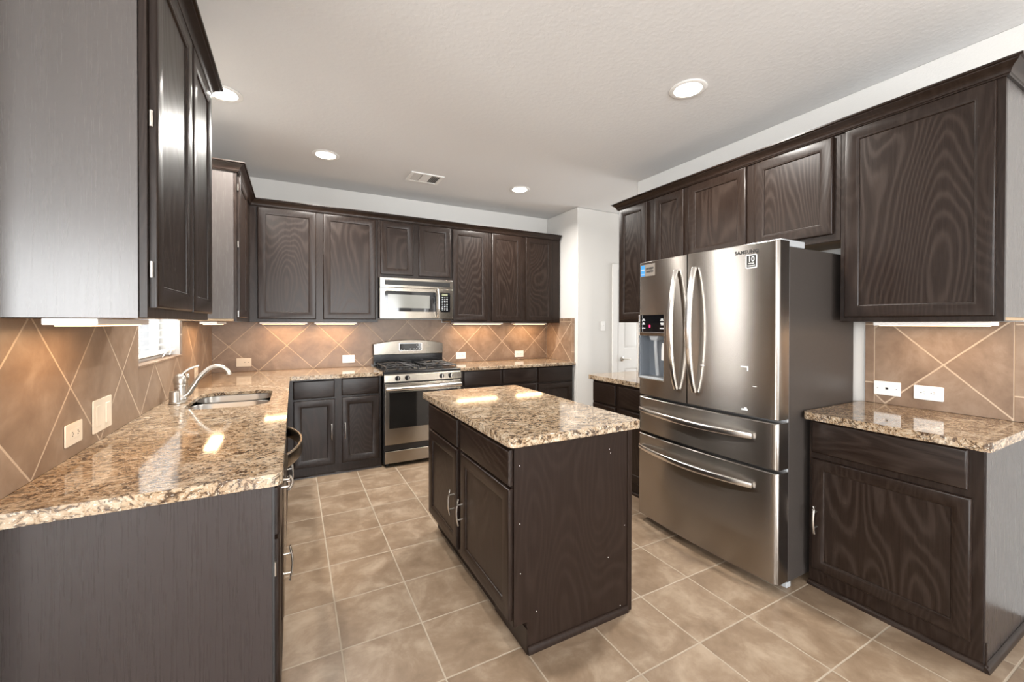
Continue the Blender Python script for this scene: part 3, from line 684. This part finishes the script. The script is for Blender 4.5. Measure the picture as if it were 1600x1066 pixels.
# ------------------------------------------------------------------ fridge
fr = thing('refrigerator', (3.23, 1.671, 0), 'tall stainless french-door refrigerator with ice dispenser and two drawers', 'refrigerator')
FY0, FY1, FXF = 1.197, 2.145, 2.836
mb = MB(); mb.box(2.942, 3.62, FY0+0.006, FY1-0.006, 0.03, 1.775); mb.build('case', MSIDE, fr, 0.006)
def fx(y):
    t = (y-(FY0+FY1)/2)/((FY1-FY0)/2); b = FXF-0.026*(1-t*t)
    e = min(y-FY0, FY1-y)
    if e < 0.018: b += 0.018-math.sqrt(max(0, 0.018**2-(0.018-e)**2))
    return b
def front(y0, y1, z0, z1, name, hole=None, xb=2.930):
    ys = [y0+(y1-y0)*i/26 for i in range(27)]
    ys += [y for y in (FY0+0.001, FY0+0.003, FY0+0.006, FY0+0.01, FY0+0.014, FY1-0.001, FY1-0.003, FY1-0.006, FY1-0.01, FY1-0.014) if y0 < y < y1]
    zs = [z0, z0+0.004, z1-0.004, z1]
    if hole: ys += [hole[0], hole[1]]; zs += [hole[2], hole[3]]
    ys = sorted(set(ys)); zs = sorted(set(zs)); bm = bmesh.new()
    def edge(z): return 0.004 if z in (z0, z1) else 0.0
    g = [[bm.verts.new((fx(y)+edge(z), y, z)) for z in zs] for y in ys]
    k = [[bm.verts.new((xb, y, z)) for z in (z0, z1)] for y in ys]
    for i in range(len(ys)-1):
        for j in range(len(zs)-1):
            if hole and ys[i] >= hole[0]-1e-6 and ys[i+1] <= hole[1]+1e-6 and zs[j] >= hole[2]-1e-6 and zs[j+1] <= hole[3]+1e-6: continue
            bm.faces.new((g[i][j], g[i+1][j], g[i+1][j+1], g[i][j+1]))
        bm.faces.new((k[i][0], k[i+1][0], k[i+1][1], k[i][1]))
        bm.faces.new((g[i][0], g[i+1][0], k[i+1][0], k[i][0])); bm.faces.new((g[i][-1], g[i+1][-1], k[i+1][1], k[i][1]))
    for i in (0, -1): bm.faces.new([g[i][j] for j in range(len(zs))]+[k[i][1], k[i][0]])
    m = MB(); m.bm.free(); m.bm = bm
    return m.build(name, MFR, fr, smooth=32)
HOLE = (1.905, 2.125, 1.0, 1.435)
d1 = front(1.724, FY1, 0.883, 1.800, 'door', HOLE); d2 = front(FY0, 1.716, 0.883, 1.800, 'door')
w1 = front(FY0, FY1, 0.628, 0.866, 'drawer'); w2 = front(FY0, FY1, 0.045, 0.611, 'drawer')
F = FR(0.0)
def FX(y, z, off=0.0): return (fx(y)-off, y, z)
FF = lambda u, v, w: FX(u, v, w)
FT_ = lambda u, v, w: FX(-u, v, w)       # for lettering: reads left to right when seen from the room
def vbar(y0, parent, lean):
    pts, tp = [], []
    for i in range(19):
        s = i/18; z = 0.965+0.745*s; pts.append((fx(y0)-0.012-0.055*math.sin(PI*s)**0.75, y0+lean*math.sin(PI*s), z)); tp.append(0.8+0.25*math.sin(PI*s))
    MB().tube(pts, 0.018, 14, 0.012, up=(1, 0, 0), taper=tp, square=True).build('handle', MHND, parent, smooth=50)
vbar(1.795, d1, 0.0); vbar(1.660, d2, 0.0)
def hbar(z, parent):
    pts, tp = [], []
    for i in range(19):
        s = i/18; y = 1.335+0.80*s-0.02; pts.append((fx(y)-0.013-0.046*math.sin(PI*s)**0.75, y, z-0.012*math.sin(PI*s)*0)); tp.append(0.85+0.2*math.sin(PI*s))
    MB().tube(pts, 0.011, 14, 0.017, taper=tp, square=True).build('handle', MHND, parent, smooth=50)
hbar(0.782, w1); hbar(0.522, w2)
# dispenser
mb = MB(); mb.box(2.835, 2.842, 1.907, 2.123, 1.318, 1.434); disp = mb.build('dispenser_panel', MGLS, d1)
mb = MB(); y0, y1, z0, z1 = 1.9055, 2.1245, 1.001, 1.317
mb.box(2.915, 2.922, y0, y1, z0, z1); mb.box(2.826, 2.915, y0, y0+0.004, z0, z1); mb.box(2.826, 2.915, y1-0.004, y1, z0, z1); mb.box(2.826, 2.915, y0+0.004, y1-0.004, z1-0.004, z1)
o = mb.build('dispenser_recess', MDGREY, d1)
mb = MB(); mb.box(2.818, 2.914, y0+0.005, y1-0.005, z0, z0+0.012); mb.build('drip_tray', MGREY, d1, 0.003)
mb = MB(); mb.box(2.820, 2.830, y0, y1, 1.292, 1.316); mb.build('dispenser_trim', MSS, d1, 0.003)
mb = MB()
mb.box(2.816, 2.826, y1-0.002, y1+0.004, z0-0.004, 1.436); mb.box(2.816, 2.826, y0-0.004, y0, z0-0.004, 1.436); mb.box(2.816, 2.826, y0, y1, z0-0.006, z0-0.001); mb.build('dispenser_frame', MHND, d1, 0.001)
MB().tube([(2.85, 2.005, 1.288), (2.852, 2.006, 1.22), (2.868, 2.012, 1.12), (2.890, 2.022, 1.02)], 0.013, 12, 0.010).build('ice_chute', MGREY, d1, smooth=50)
MB().prism([(1.965, 1.30), (2.055, 1.30), (2.035, 1.262), (1.985, 1.262)], -2.905, -2.835, lambda u, v, w: (-w, u, v)).build('chute_hood', MGREY, d1, 0.004)
MB().tube([(2.86, 1.945, 1.245), (2.862, 1.946, 1.20), (2.866, 1.948, 1.13)], 0.018, 14, 0.010, taper=[0.7, 1.0, 1.1]).build('water_paddle', MWHT, d1, smooth=50)
mb = MB()
Fd = lambda u, v, w: (2.835-w, u, v)
for yy, zz, ww, hh in ((2.098, 1.398, 0.026, 0.007), (2.098, 1.404, 0.012, 0.008), (2.098, 1.372, 0.026, 0.006), (2.098, 1.379, 0.012, 0.006), (2.098, 1.344, 0.030, 0.006), (1.937, 1.404, 0.018, 0.009), (1.937, 1.396, 0.030, 0.006), (1.937, 1.377, 0.026, 0.008), (1.935, 1.368, 0.022, 0.006), (1.937, 1.344, 0.036, 0.008)):
    mb.box(yy-ww/2, yy+ww/2, zz-hh/2, zz+hh/2, 0.0002, 0.0006, Fd)
mb.build('panel_icons', MPALE, d1)
MB().box(2.038, 2.050, 1.348, 1.366, 0.0002, 0.0008, Fd).build('indicator_light', MRED, d1)
# lettering and stickers
text_mesh('logo_lettering', 'SAMSUNG', 0.0265, MINK, d2, FT_, -1.356, 1.757, 0.0008, sx=0.95, spacing=1.12, bold=0.0011)
def patch(y0, y1, z0, z1, off, th, name, m, parent, n=8, r=0.0):
    a, b = [], []
    mb = MB(); loops = []
    for off_ in (off, off+th):
        lp = []
        for p in rrect(y0, y1, z0, z1, r, 4) if r else [(y0+(y1-y0)*i/n, z0) for i in range(n+1)]+[(y1-(y1-y0)*i/n, z1) for i in range(n+1)]:
            lp.append(FX(p[0], p[1], off_))
        loops.append(lp)
    mb.loft(loops); return mb.build(name, m, parent)
patch(1.300, 1.360, 1.668, 1.742, 0.0003, 0.0005, 'warranty_sticker', MWHT, d2, r=0.008)
patch(1.306, 1.354, 1.675, 1.736, 0.0010, 0.0003, 'warranty_sticker_field', MINK, d2, r=0.003)
text_mesh('warranty_number', '10', 0.038, MWHT, d2, FT_, -1.330, 1.716, 0.0016, sx=0.9, bold=0.0005)
text_mesh('warranty_lettering', 'YEAR', 0.010, MWHT, d2, FT_, -1.330, 1.694, 0.0016, sx=1.3, bold=0.0002)
text_mesh('warranty_lettering', 'WARRANTY', 0.009, MWHT, d2, FT_, -1.330, 1.682, 0.0016, sx=0.80, bold=0.0002)
patch(1.986, 2.124, 1.700, 1.782, 0.0003, 0.0004, 'energy_sticker', MCLEAR, d1)
patch(2.082, 2.124, 1.703, 1.779, 0.0010, 0.0004, 'energy_star_label', MBLUE, d1)
text_mesh('energy_star_lettering', 'energy', 0.017, MPALE, d1, FT_, -2.103, 1.748, 0.0017, sx=0.72)
text_mesh('energy_star_lettering', 'ENERGY STAR', 0.008, MPALE, d1, FT_, -2.103, 1.716, 0.0017, sx=0.62)
text_mesh('energy_sticker_lettering', 'LOW ENERGY', 0.019, MINK, d1, FT_, -2.036, 1.751, 0.0011, sx=0.60, bold=0.0009)
text_mesh('energy_sticker_lettering', 'CONSUMPTION', 0.017, MINK, d1, FT_, -2.036, 1.730, 0.0011, sx=0.56, bold=0.0008)
# tape scraps left on the door
mb = MB()
for (ya, yb, za, zb) in ((1.343, 1.383, 1.140, 1.147), (1.343, 1.350, 1.122, 1.140), (1.345, 1.378, 0.910, 0.918), (1.350, 1.363, 0.918, 0.926), (1.600, 1.625, 1.128, 1.131), (1.300, 1.320, 1.042, 1.045)):
    lo = [FX(p[0], p[1], 0.0004) for p in ((ya, za), (yb, za), (yb, zb), (ya, zb))]; hi = [FX(p[0], p[1], 0.0009) for p in ((ya, za), (yb, za), (yb, zb), (ya, zb))]
    mb.loft([lo, hi])
mb.build('tape_scrap', MPALE, d2)
mb = MB(); mb.box(2.88, 3.10, FY0+0.012, FY0+0.075, 1.776, 1.812); mb.build('hinge_cover', MGREY, fr, 0.005)
mb = MB(); mb.box(2.88, 3.10, FY1-0.075, FY1-0.012, 1.776, 1.812); mb.build('hinge_cover', MGREY, fr, 0.005)
MB().box(2.9305, 2.9415, FY0+0.008, FY1-0.008, 0.05, 1.77).build('door_gasket', MGREY, fr)
for yy in (FY0+0.03, FY1-0.03): MB().box(2.935, 2.975, yy-0.022, yy+0.022, 0.001, 0.030).build('foot', MGREY, fr, 0.004)
for yy in (FY0+0.05, FY1-0.05): MB().box(3.52, 3.56, yy-0.02, yy+0.02, 0.001, 0.030).build('foot', MBLKR, fr)

# ------------------------------------------------------------------ range
rg = thing('gas_range', (1.822, 4.34, 0), 'stainless and black gas range with four burners under the microwave', 'range')
RX0, RX1, RF = 1.436, 2.209, 4.012
F = FB(RF)
MB().box(RX0, RX1, RF+0.002, D-0.020, 0.03, 0.895).build('case', MBLKR, rg, 0.003)
mb = MB(); mb.prism([(0.0, 0.895), (0.0, 0.912), (-0.012, 0.917), (-0.55, 0.917), (-0.55, 0.8955)], RX0-0.001, RX1+0.001, lambda u, v, w: (w, RF-u, v)); mb.build('cooktop', MBLK, rg, 0.004)
mb = MB(); mb.prism([(-0.001, 0.812), (0.020, 0.812), (0.012, 0.880), (-0.001, 0.890)], RX0, RX1, lambda u, v, w: (w, RF-u, v)); mb.build('control_panel', MSS, rg, 0.003)
for kx in (1.562, 1.655, 2.001, 2.094):
    k = MB().lathe([(0.001, 0.0), (0.024, 0.0), (0.0245, 0.004), (0.021, 0.008), (0.019, 0.024), (0.017, 0.027), (0.001, 0.027)], (kx, RF-0.0175, 0.848), 24, 'y', -1).build('knob', MBLK, rg, smooth=40)
    MB().box(kx-0.004, kx+0.004, RF-0.050, RF-0.0448, 0.829, 0.867).build('pointer', MHND, k, 0.001)
od = MB().box(RX0+0.004, RX1-0.004, 0.216, 0.800, 0.0, 0.028, F).build('oven_door', MSS, rg, 0.005)
MB().box(RX0+0.045, RX1-0.045, 0.372, 0.716, 0.0285, 0.031, F).build('oven_window', MOVEN, od, 0.001)
mb = MB()
pts = [F(RX0+0.012+(RX1-RX0-0.024)*i/16, 0.757, 0.062+0.014*math.sin(PI*i/16)) for i in range(17)]
mb.tube(pts, 0.013, 14, 0.020)
for q in (RX0+0.035, RX1-0.035): mb.cyl(F(q, 0.757, 0.028), F(q, 0.757, 0.066), 0.011, 12)
mb.build('handle', MHND, od, smooth=50)
bd = MB().lathe([(0.001, 0.0286), (0.020, 0.0286), (0.020, 0.031), (0.001, 0.0312)], (2.095, RF, 0.313), 24, 'y', -1).build('badge', MBLK, od, smooth=40)
text_mesh('badge_lettering', 'GE', 0.020, MPALE, bd, F, 2.095, 0.313, 0.0316)
MB().box(RX0+0.004, RX1-0.004, 0.158, 0.214, -0.001, 0.012, F).build('vent_strip', MBLK, rg, 0.003)
MB().box(RX0+0.004, RX1-0.004, 0.040, 0.156, -0.001, 0.028, F).build('drawer', MSS, rg, 0.005)
for q in (RX0+0.04, RX1-0.04):
    for yy in (RF+0.05, D-0.08): MB().cyl((q, yy, 0.001), (q, yy, 0.030), 0.018, 14).build('foot', MBLKR, rg, smooth=40)
# backguard with curved top
mb = MB(); yb0, yb1 = D-0.100, D-0.020
mb.box(RX0+0.001, RX1-0.001, yb0+0.015, yb1, 0.918, 1.035); mb.build('backguard', MBLK, rg, 0.004)
top = [(RX0+0.002+(RX1-RX0-0.004)*i/20, 1.152+0.040*math.sin(PI*i/20)**0.9) for i in range(21)]
poly = [(RX0+0.002, 1.036)]+top[:]+[(RX1-0.002, 1.036)]
MB().prism(poly, -(yb0+0.002), -(yb0+0.030), lambda u, v, w: (u, -w, v)).build('backguard_panel', MSS, rg, 0.004)
poly2 = [(p[0], p[1]-0.002) for p in poly]; poly2[0] = (RX0-0.002, 1.0355); poly2[-1] = (RX1+0.002, 1.0355); poly2[1] = (RX0-0.002, 1.150); poly2[-2] = (RX1+0.002, 1.150)
MB().prism(poly2, -(yb0+0.031), -(yb1), lambda u, v, w: (u, -w, v)).build('backguard_shell', MBLK, rg, 0.003)
Fb = FB(yb0+0.002)
MB().prism(rrect(1.703, 1.962, 1.070, 1.160, 0.012, 4), 0.0005, 0.005, Fb).build('display_bezel', MHND, rg, 0.002)
dp = MB().prism(rrect(1.711, 1.954, 1.077, 1.153, 0.008, 4), 0.0053, 0.0062, Fb).build('display', MGLS, rg)
mb = MB()
for (a, b) in ((1.73, 1.092), (1.76, 1.092), (1.83, 1.092), (1.87, 1.092), (1.90, 1.135), (1.915, 1.115), (1.93, 1.135), (1.93, 1.095), (1.90, 1.095)): mb.box(a-0.006, a+0.006, b-0.003, b+0.003, 0.0063, 0.0066, Fb)
mb.build('display_marks', MPALE, dp)
# burners and grates
for bx in (1.625, 2.02):
    for by in (4.16, 4.42):
        MB().lathe([(0.001, 0.0005), (0.046, 0.0005), (0.044, 0.010), (0.034, 0.013), (0.034, 0.020), (0.030, 0.023), (0.001, 0.024)], (bx, by, 0.917), 28).build('burner', MIRON, rg, smooth=40)
    g = MB(); zb = 0.950; x0, x1, y0, y1 = bx-0.155, bx+0.155, 4.055, 4.535
    g.tube([(x0, y0, zb), (x1, y0, zb)], 0.007, 8); g.tube([(x0, y1, zb), (x1, y1, zb)], 0.007, 8)
    g.tube([(x0, y0, zb), (x0, y1, zb)], 0.007, 8); g.tube([(x1, y0, zb), (x1, y1, zb)], 0.007, 8); g.tube([(x0, 4.29, zb), (x1, 4.29, zb)], 0.007, 8)
    for by in (4.16, 4.42):
        for k in range(4):
            a = PI/4+k*PI/2
            g.tube([(bx+0.14*math.cos(a), by+0.11*math.sin(a), zb), (bx+0.07*math.cos(a), by+0.065*math.sin(a), zb+0.012), (bx+0.022*math.cos(a), by+0.022*math.sin(a), zb+0.013)], 0.0065, 8)
            a = k*PI/2
            g.tube([(bx+(0.155 if k % 2 == 0 else 0.12)*math.cos(a), by+0.12*math.sin(a), zb), (bx+0.03*math.cos(a), by+0.03*math.sin(a), zb+0.013)], 0.0065, 8)
    for (a, b) in ((x0, y0), (x1, y0), (x0, y1), (x1, y1), (x0, 4.29), (x1, 4.29)): g.cyl((a, b, 0.9175), (a, b, zb), 0.007, 8)
    g.build('grate', MIRON, rg, smooth=50)

# ------------------------------------------------------------------ microwave
mw = thing('microwave', (1.834, 4.47, 1.425), 'stainless over-the-range microwave mounted above the gas range', 'microwave')
MX0, MX1, MF = 1.4475, 2.2195, 4.278
F = FB(MF)
MB().box(MX0, MX1, MF+0.018, D-0.014, 1.428, 1.843).build('case', MBLKR, mw, 0.003)
def bow(x): return 0.012*(1-((x-(MX0+MX1)/2)/((MX1-MX0)/2))**2)
def bowed(x0, x1, z0, z1, w0, w1, name, m, parent, bev=0.0, r=0.0):
    xs = sorted(set([x0+(x1-x0)*i/24 for i in range(25)]+([x0+r*(1-math.cos(k*PI/12)) for k in range(7)]+[x1-r*(1-math.cos(k*PI/12)) for k in range(7)] if r else [])))
    loops = []
    for x in xs:
        e = min(x-x0, x1-x); c = r-math.sqrt(max(0, r*r-(r-e)**2)) if e < r else 0
        c = min(c, r*0.98); b_ = bow(x)
        loops.append([F(x, z0+c, w0+b_), F(x, z0+c, w1+b_), F(x, z1-c, w1+b_), F(x, z1-c, w0+b_)])
    return MB().loft(loops).build(name, m, parent, bev, smooth=30)
MS = bowed(MX0, 2.056, 1.428, 1.742, -0.017, 0.002, 'door', MSS, mw, 0.003)
bowed(2.058, MX1, 1.428, 1.742, -0.017, 0.002, 'control_panel', MSS, mw, 0.003)
bowed(MX0, MX1, 1.744, 1.843, -0.017, 0.002, 'top_trim', MSS, mw, 0.003)
bowed(1.496, 2.186, 1.768, 1.818, 0.0025, 0.0035, 'vent_grille_backing', MDARK, mw)
for k in range(4): bowed(1.498, 2.184, 1.772+0.0125*k, 1.778+0.0125*k, 0.0037, 0.007, 'vent_slat', MBLKR, mw)
wn = bowed(1.492, 2.030, 1.498, 1.708, 0.0025, 0.0035, 'window_surround', MGLS, MS, r=0.022)
bowed(1.525, 1.958, 1.535, 1.672, 0.0037, 0.0042, 'window_screen', MSCREEN, wn)
bowed(2.072, 2.188, 1.498, 1.708, 0.0025, 0.0035, 'keypad', MGLS, mw, r=0.012)
bowed(2.092, 2.158, 1.672, 1.697, 0.0037, 0.0041, 'clock_display', MLCD, mw)
mb = MB()
for r_ in range(8):
    for c_ in range(3):
        x = 2.100+c_*0.026; z = 1.655-r_*0.019; h = 0.004 if (r_+c_) % 3 else 0.007
        mb.box(x-0.008, x+0.007, z-h/2, z+h/2, 0.0037+bow(x), 0.0041+bow(x), F)
mb.build('keypad_marks', MPALE, mw)
pts = [F(2.040, 1.440+0.305*i/14, 0.018+0.040*math.sin(PI*i/14)**0.6+bow(2.04)) for i in range(15)]
MB().tube(pts, 0.012, 12, 0.008, up=(1, 0, 0)).build('handle', MHND, MS, smooth=50)
bd = MB().lathe([(0.001, 0.0), (0.018, 0.0), (0.018, 0.003), (0.001, 0.0035)], (1.502, MF-0.0025-bow(1.502), 1.462), 24, 'y', -1).build('badge', MHND, MS, smooth=40)
text_mesh('badge_lettering', 'GE', 0.016, MINK, bd, F, 1.502, 1.462, 0.0064+bow(1.502))

# ------------------------------------------------------------------ outlets and switches
def plate(name, F, u0, u1, v0, v1, m, label, cat, kind, group=None):
    o = thing(name, F((u0+u1)/2, (v0+v1)/2, 0), label, cat, group)
    MB().prism(rrect(u0, u1, v0, v1, 0.005, 3), 0.0005, 0.0055, F).build('cover_plate', m, o, 0.002)
    uc, vc = (u0+u1)/2, (v0+v1)/2; hz = (u1-u0) > (v1-v0)
    def P(a, b): return (uc+a, vc+b) if hz else (uc+b, vc+a)
    if kind == 'duplex':
        for a in (-0.020, 0.020):
            p = P(a, 0); r = MB().prism([(p[0]+0.0165*math.cos(2*PI*i/20), p[1]+0.0165*math.sin(2*PI*i/20)) for i in range(20)], 0.0057, 0.0072, F).build('receptacle', m, o, 0.0006)
            mb = MB()
            for (b1, b2) in ((-0.004, 0.006), (-0.004, -0.006)):
                q = P(a+b1, b2); du, dv = (0.004, 0.0011) if hz else (0.0011, 0.004); mb.box(q[0]-du, q[0]+du, q[1]-dv, q[1]+dv, 0.0073, 0.0076, F)
            q = P(a+0.008, 0); mb.box(q[0]-0.0024, q[0]+0.0024, q[1]-0.0024, q[1]+0.0024, 0.0073, 0.0076, F)
            mb.build('slot', MDARK, r)
    elif kind == 'decora':
        p = P(-0.033, -0.0165); q = P(0.033, 0.0165); r = MB().box(min(p[0], q[0]), max(p[0], q[0]), min(p[1], q[1]), max(p[1], q[1]), 0.0057, 0.0075, F).build('receptacle', m, o, 0.001)
        mb = MB()
        for a in (-0.020, 0.020):
            for b in (-0.006, 0.006): p = P(a, b); mb.box(p[0]-0.003, p[0]+0.003, p[1]-0.0014, p[1]+0.0014, 0.0076, 0.0079, F)
            p = P(a+0.007, 0); mb.box(p[0]-0.002, p[0]+0.002, p[1]-0.002, p[1]+0.002, 0.0076, 0.0079, F)
        mb.build('slot', MDARK, r)
    elif kind == 'rockers':
        n = 2
        for k in range(n):
            c = uc+(-0.5+k)*0.085; MB().loft([rect(F, c-0.022, c+0.022, vc-0.040, vc+0.040, 0.0057), rect(F, c-0.020, c+0.020, vc-0.038, vc+0.038, 0.0075+0.002*k)]).build('rocker', m, o)
    elif kind == 'toggle':
        MB().loft([rect(F, uc-0.006, uc+0.006, vc-0.013, vc+0.013, 0.0057), rect(F, uc-0.004, uc+0.004, vc+0.002, vc+0.014, 0.018)]).build('toggle', m, o)
    elif kind == 'jack':
        p = P(0, 0); MB().box(p[0]-0.006, p[0]+0.006, p[1]-0.006, p[1]+0.006, 0.0057, 0.0065, F).build('jack', MDARK, o)
        for a in (-0.042, 0.042):
            p = P(a, 0); MB().cyl(F(p[0], p[1], 0.0056), F(p[0], p[1], 0.0068), 0.003, 10).build('screw', MGREY, o, smooth=40)
    elif kind == 'two_holes':
        for a in (0.008, 0.036): p = P(a, 0); MB().cyl(F(p[0], p[1], 0.0056), F(p[0], p[1], 0.0066), 0.0035, 10).build('screw', MDARK, o, smooth=40)
    return o
F = FL(TB)
plate('outlet', F, 1.884, 2.007, 0.957, 1.032, MALM, 'small almond outlet low on the tile nearest us, close to the window counter', 'outlet', 'decora', 'wall plates')
plate('light_switch', F, 2.097, 2.273, 0.952, 1.078, MALM, 'larger almond double switch plate on the tile between the small outlet and the window', 'light switch', 'rockers', 'wall plates')
plate('outlet', F, 3.885, 4.005, 0.950, 1.045, MALM, 'almond wall plate on the tile half hidden behind the faucet', 'outlet', 'duplex', 'wall plates')
F = FB(D-TB)
plate('wall_plate', F, 0.200, 0.322, 0.960, 1.042, MALM, 'almond plate with two dark dots on the back tile near the corner', 'wall plate', 'two_holes', 'wall plates')
plate('outlet', F, 1.134, 1.255, 0.958, 1.040, MWHT, 'white outlet on the back tile just before the range', 'outlet', 'duplex', 'wall plates')
plate('outlet', F, 2.398, 2.523, 0.951, 1.032, MWHT, 'white outlet on the back tile right after the range', 'outlet', 'duplex', 'wall plates')
plate('outlet', F, 3.198, 3.328, 0.944, 1.025, MWHT, 'white outlet on the back tile nearest the white return wall', 'outlet', 'duplex', 'wall plates')
F = FR(W-TB)
plate('wall_plate', F, 1.008, 1.129, 0.966, 1.045, MWHT, 'white jack plate with one dark hole beside the fridge', 'wall plate', 'jack', 'wall plates')
plate('outlet', F, 0.836, 0.954, 0.966, 1.042, MWHT, 'white sideways outlet with two sockets above the counter near the fridge', 'outlet', 'duplex', 'wall plates')
plate('light_switch', FB(4.0), 4.055, 4.125, 1.29, 1.408, MWHT, 'white toggle switch on the hallway wall beside the door', 'light switch', 'toggle', 'wall plates')

# ------------------------------------------------------------------ under-cabinet lights
def ucl(x0, x1, y0, y1, label, power):
    o = thing('under_cabinet_light', ((x0+x1)/2, (y0+y1)/2, 1.36), label, 'under-cabinet light', 'lights under the wall cabinets')
    MB().box(x0, x1, y0, y1, 1.3665, ZU-0.0005).build('housing', MWHT, o, 0.003)
    mx, my = min(0.02, (x1-x0)*0.15), min(0.02, (y1-y0)*0.15)
    MB().box(x0+mx, x1-mx, y0+my, y1-my, 1.3625, 1.3663).build('diffuser', MWARM, o, 0.002)
    l = area_light('under_cabinet_glow', ((x0+x1)/2, (y0+y1)/2, 1.357), (0, 0, 0), (x1-x0)*0.8, (y1-y0)*0.8, power, (1.0, 0.62, 0.32))
    l.parent = o; l.location = (0, 0, -0.003)
ucl(0.10, 0.21, 1.52, 1.97, 'white light bar under the cabinet beside the sink window', 1.7)
ucl(0.10, 0.20, 3.56, 4.02, 'light bar under the corner cabinet past the sink window', 2.2)
ucl(0.40, 0.80, 4.47, 4.57, 'light bar under the range wall cabinet closest to the corner', 2.2)
ucl(0.86, 1.255, 4.47, 4.57, 'light bar beneath the cabinet door next to the microwave, corner side', 2.2)
ucl(2.30, 2.93, 4.47, 4.57, 'long light bar under the cabinets just past the microwave', 3.0)
ucl(3.10, 3.56, 4.47, 4.57, 'light bar under the last range-wall cabinet by the white wall', 2.4)
ucl(W-0.24, W-0.14, 0.62, 1.05, 'light bar under the wall cabinet beside the fridge', 0.9)

# ------------------------------------------------------------------ ceiling lights and vent
def downlight(x, y, label, power=38):
    o = thing('recessed_light', (x, y, H), label, 'recessed light', 'recessed ceiling lights')
    MB().lathe([(0.077, -0.0005), (0.104, -0.0005), (0.106, -0.004), (0.099, -0.008), (0.080, -0.007), (0.077, -0.004)], (x, y, H), 40).build('trim_ring', MTRIM, o, smooth=40)
    MB().lathe([(0.001, -0.0015), (0.074, -0.0015), (0.076, -0.0055), (0.050, -0.0095), (0.001, -0.011)], (x, y, H), 40).build('lens', MLAMP, o, smooth=40)
    l = area_light('recessed_glow', (0, 0, 0), (0, 0, 0), 0.13, 0.13, power, (1.0, 0.96, 0.90), 2.8, 'DISK'); l.parent = o; l.location = (0, 0, -0.014)
downlight(2.772, 1.69, 'round recessed ceiling light closest to us, in front of the fridge cabinets')
downlight(2.775, 3.772, 'small round recessed ceiling light near the white return wall')
downlight(0.92, 3.77, 'round recessed ceiling light between the window-wall cabinets and the air vent')
downlight(0.30, 3.06, 'recessed ceiling light over the sink, partly hidden by the cabinet crown')
vx0, vx1, vy0, vy1 = 1.645, 1.962, 3.790, 4.034
vt = thing('ceiling_vent', ((vx0+vx1)/2, (vy0+vy1)/2, H), 'white rectangular slatted air vent in the ceiling', 'air vent')
mb = MB(); z0, z1 = H-0.010, H-0.0005
mb.box(vx0, vx1, vy0, vy0+0.022, z0, z1); mb.box(vx0, vx1, vy1-0.022, vy1, z0, z1); mb.box(vx0, vx0+0.03, vy0+0.022, vy1-0.022, z0, z1); mb.box(vx1-0.03, vx1, vy0+0.022, vy1-0.022, z0, z1)
mb.box(vx0+0.115, vx1-0.115, vy0+0.022, vy1-0.022, z0+0.002, z1); mb.build('frame', MTRIM, vt, 0.002)
MB().box(vx0+0.03, vx1-0.03, vy0+0.022, vy1-0.022, H-0.0015, H-0.0005).build('duct', MDARK, vt)
for k in range(5):
    for (a, s) in ((vx0+0.036+k*0.0165, -1), (vx1-0.036-k*0.0165, 1)):
        MB().prism([(a-0.005*s, z0), (a-0.003*s, z0), (a+0.006*s, H-0.002), (a+0.004*s, H-0.002)], vy0+0.022, vy1-0.022, lambda u, v, w: (u, w, v)).build('slat', MTRIM, vt)

# ------------------------------------------------------------------ window blind
bl = thing('window_blind', (-0.045, 3.07, KZ0), 'white horizontal slat blind hanging in the sink window', 'blind')
b0, b1 = KY0+0.006, KY1-0.012
MB().box(-0.075, -0.020, b0, b1, KZ1-0.05, KZ1-0.001).build('headrail', MBLIND, bl, 0.003)
MB().box(-0.070, -0.022, b0, b1, 1.186, 1.204).build('bottom_rail', MBLIND, bl, 0.004)
k = 0; z = 1.240
while z < KZ1-0.06:
    mb = MB(); n = 5; up_, dn = [], []
    for i in range(n):
        s = i/(n-1)-0.5; x = -0.046+0.048*s; zz = z+0.003*(1-4*s*s)
        up_.append((x, zz+0.0012)); dn.append((x, zz-0.0012))
    poly = up_+dn[::-1]
    mb.prism(poly, b0, b1, lambda u, v, w: (u, w, v)); mb.build('slat', MBLIND, bl, smooth=40)
    z += 0.0445
for q in (b0+0.12, (b0+b1)/2, b1-0.12):
    MB().cyl((-0.0215, q, 1.204), (-0.0215, q, KZ1-0.05), 0.0022, 8).build('ladder_cord', MBLIND, bl, smooth=50)
pts = [(-0.012, b1-0.22, 1.9), (-0.012, b1-0.22, 1.25), (-0.012, b1-0.26, 1.205), (-0.010, b1-0.30, 1.19), (-0.009, b1-0.36, 1.172)]
MB().tube(pts, 0.003, 8).build('pull_cord', MBLIND, bl, smooth=50)
pts = [(-0.012, b1-0.17, 1.9), (-0.012, b1-0.17, 1.24), (-0.012, b1-0.15, 1.20), (-0.010, b1-0.20, 1.176)]
MB().tube(pts, 0.003, 8).build('pull_cord', MBLIND, bl, smooth=50)

for o in bpy.data.objects:
    if '_off' in o: del o['_off']
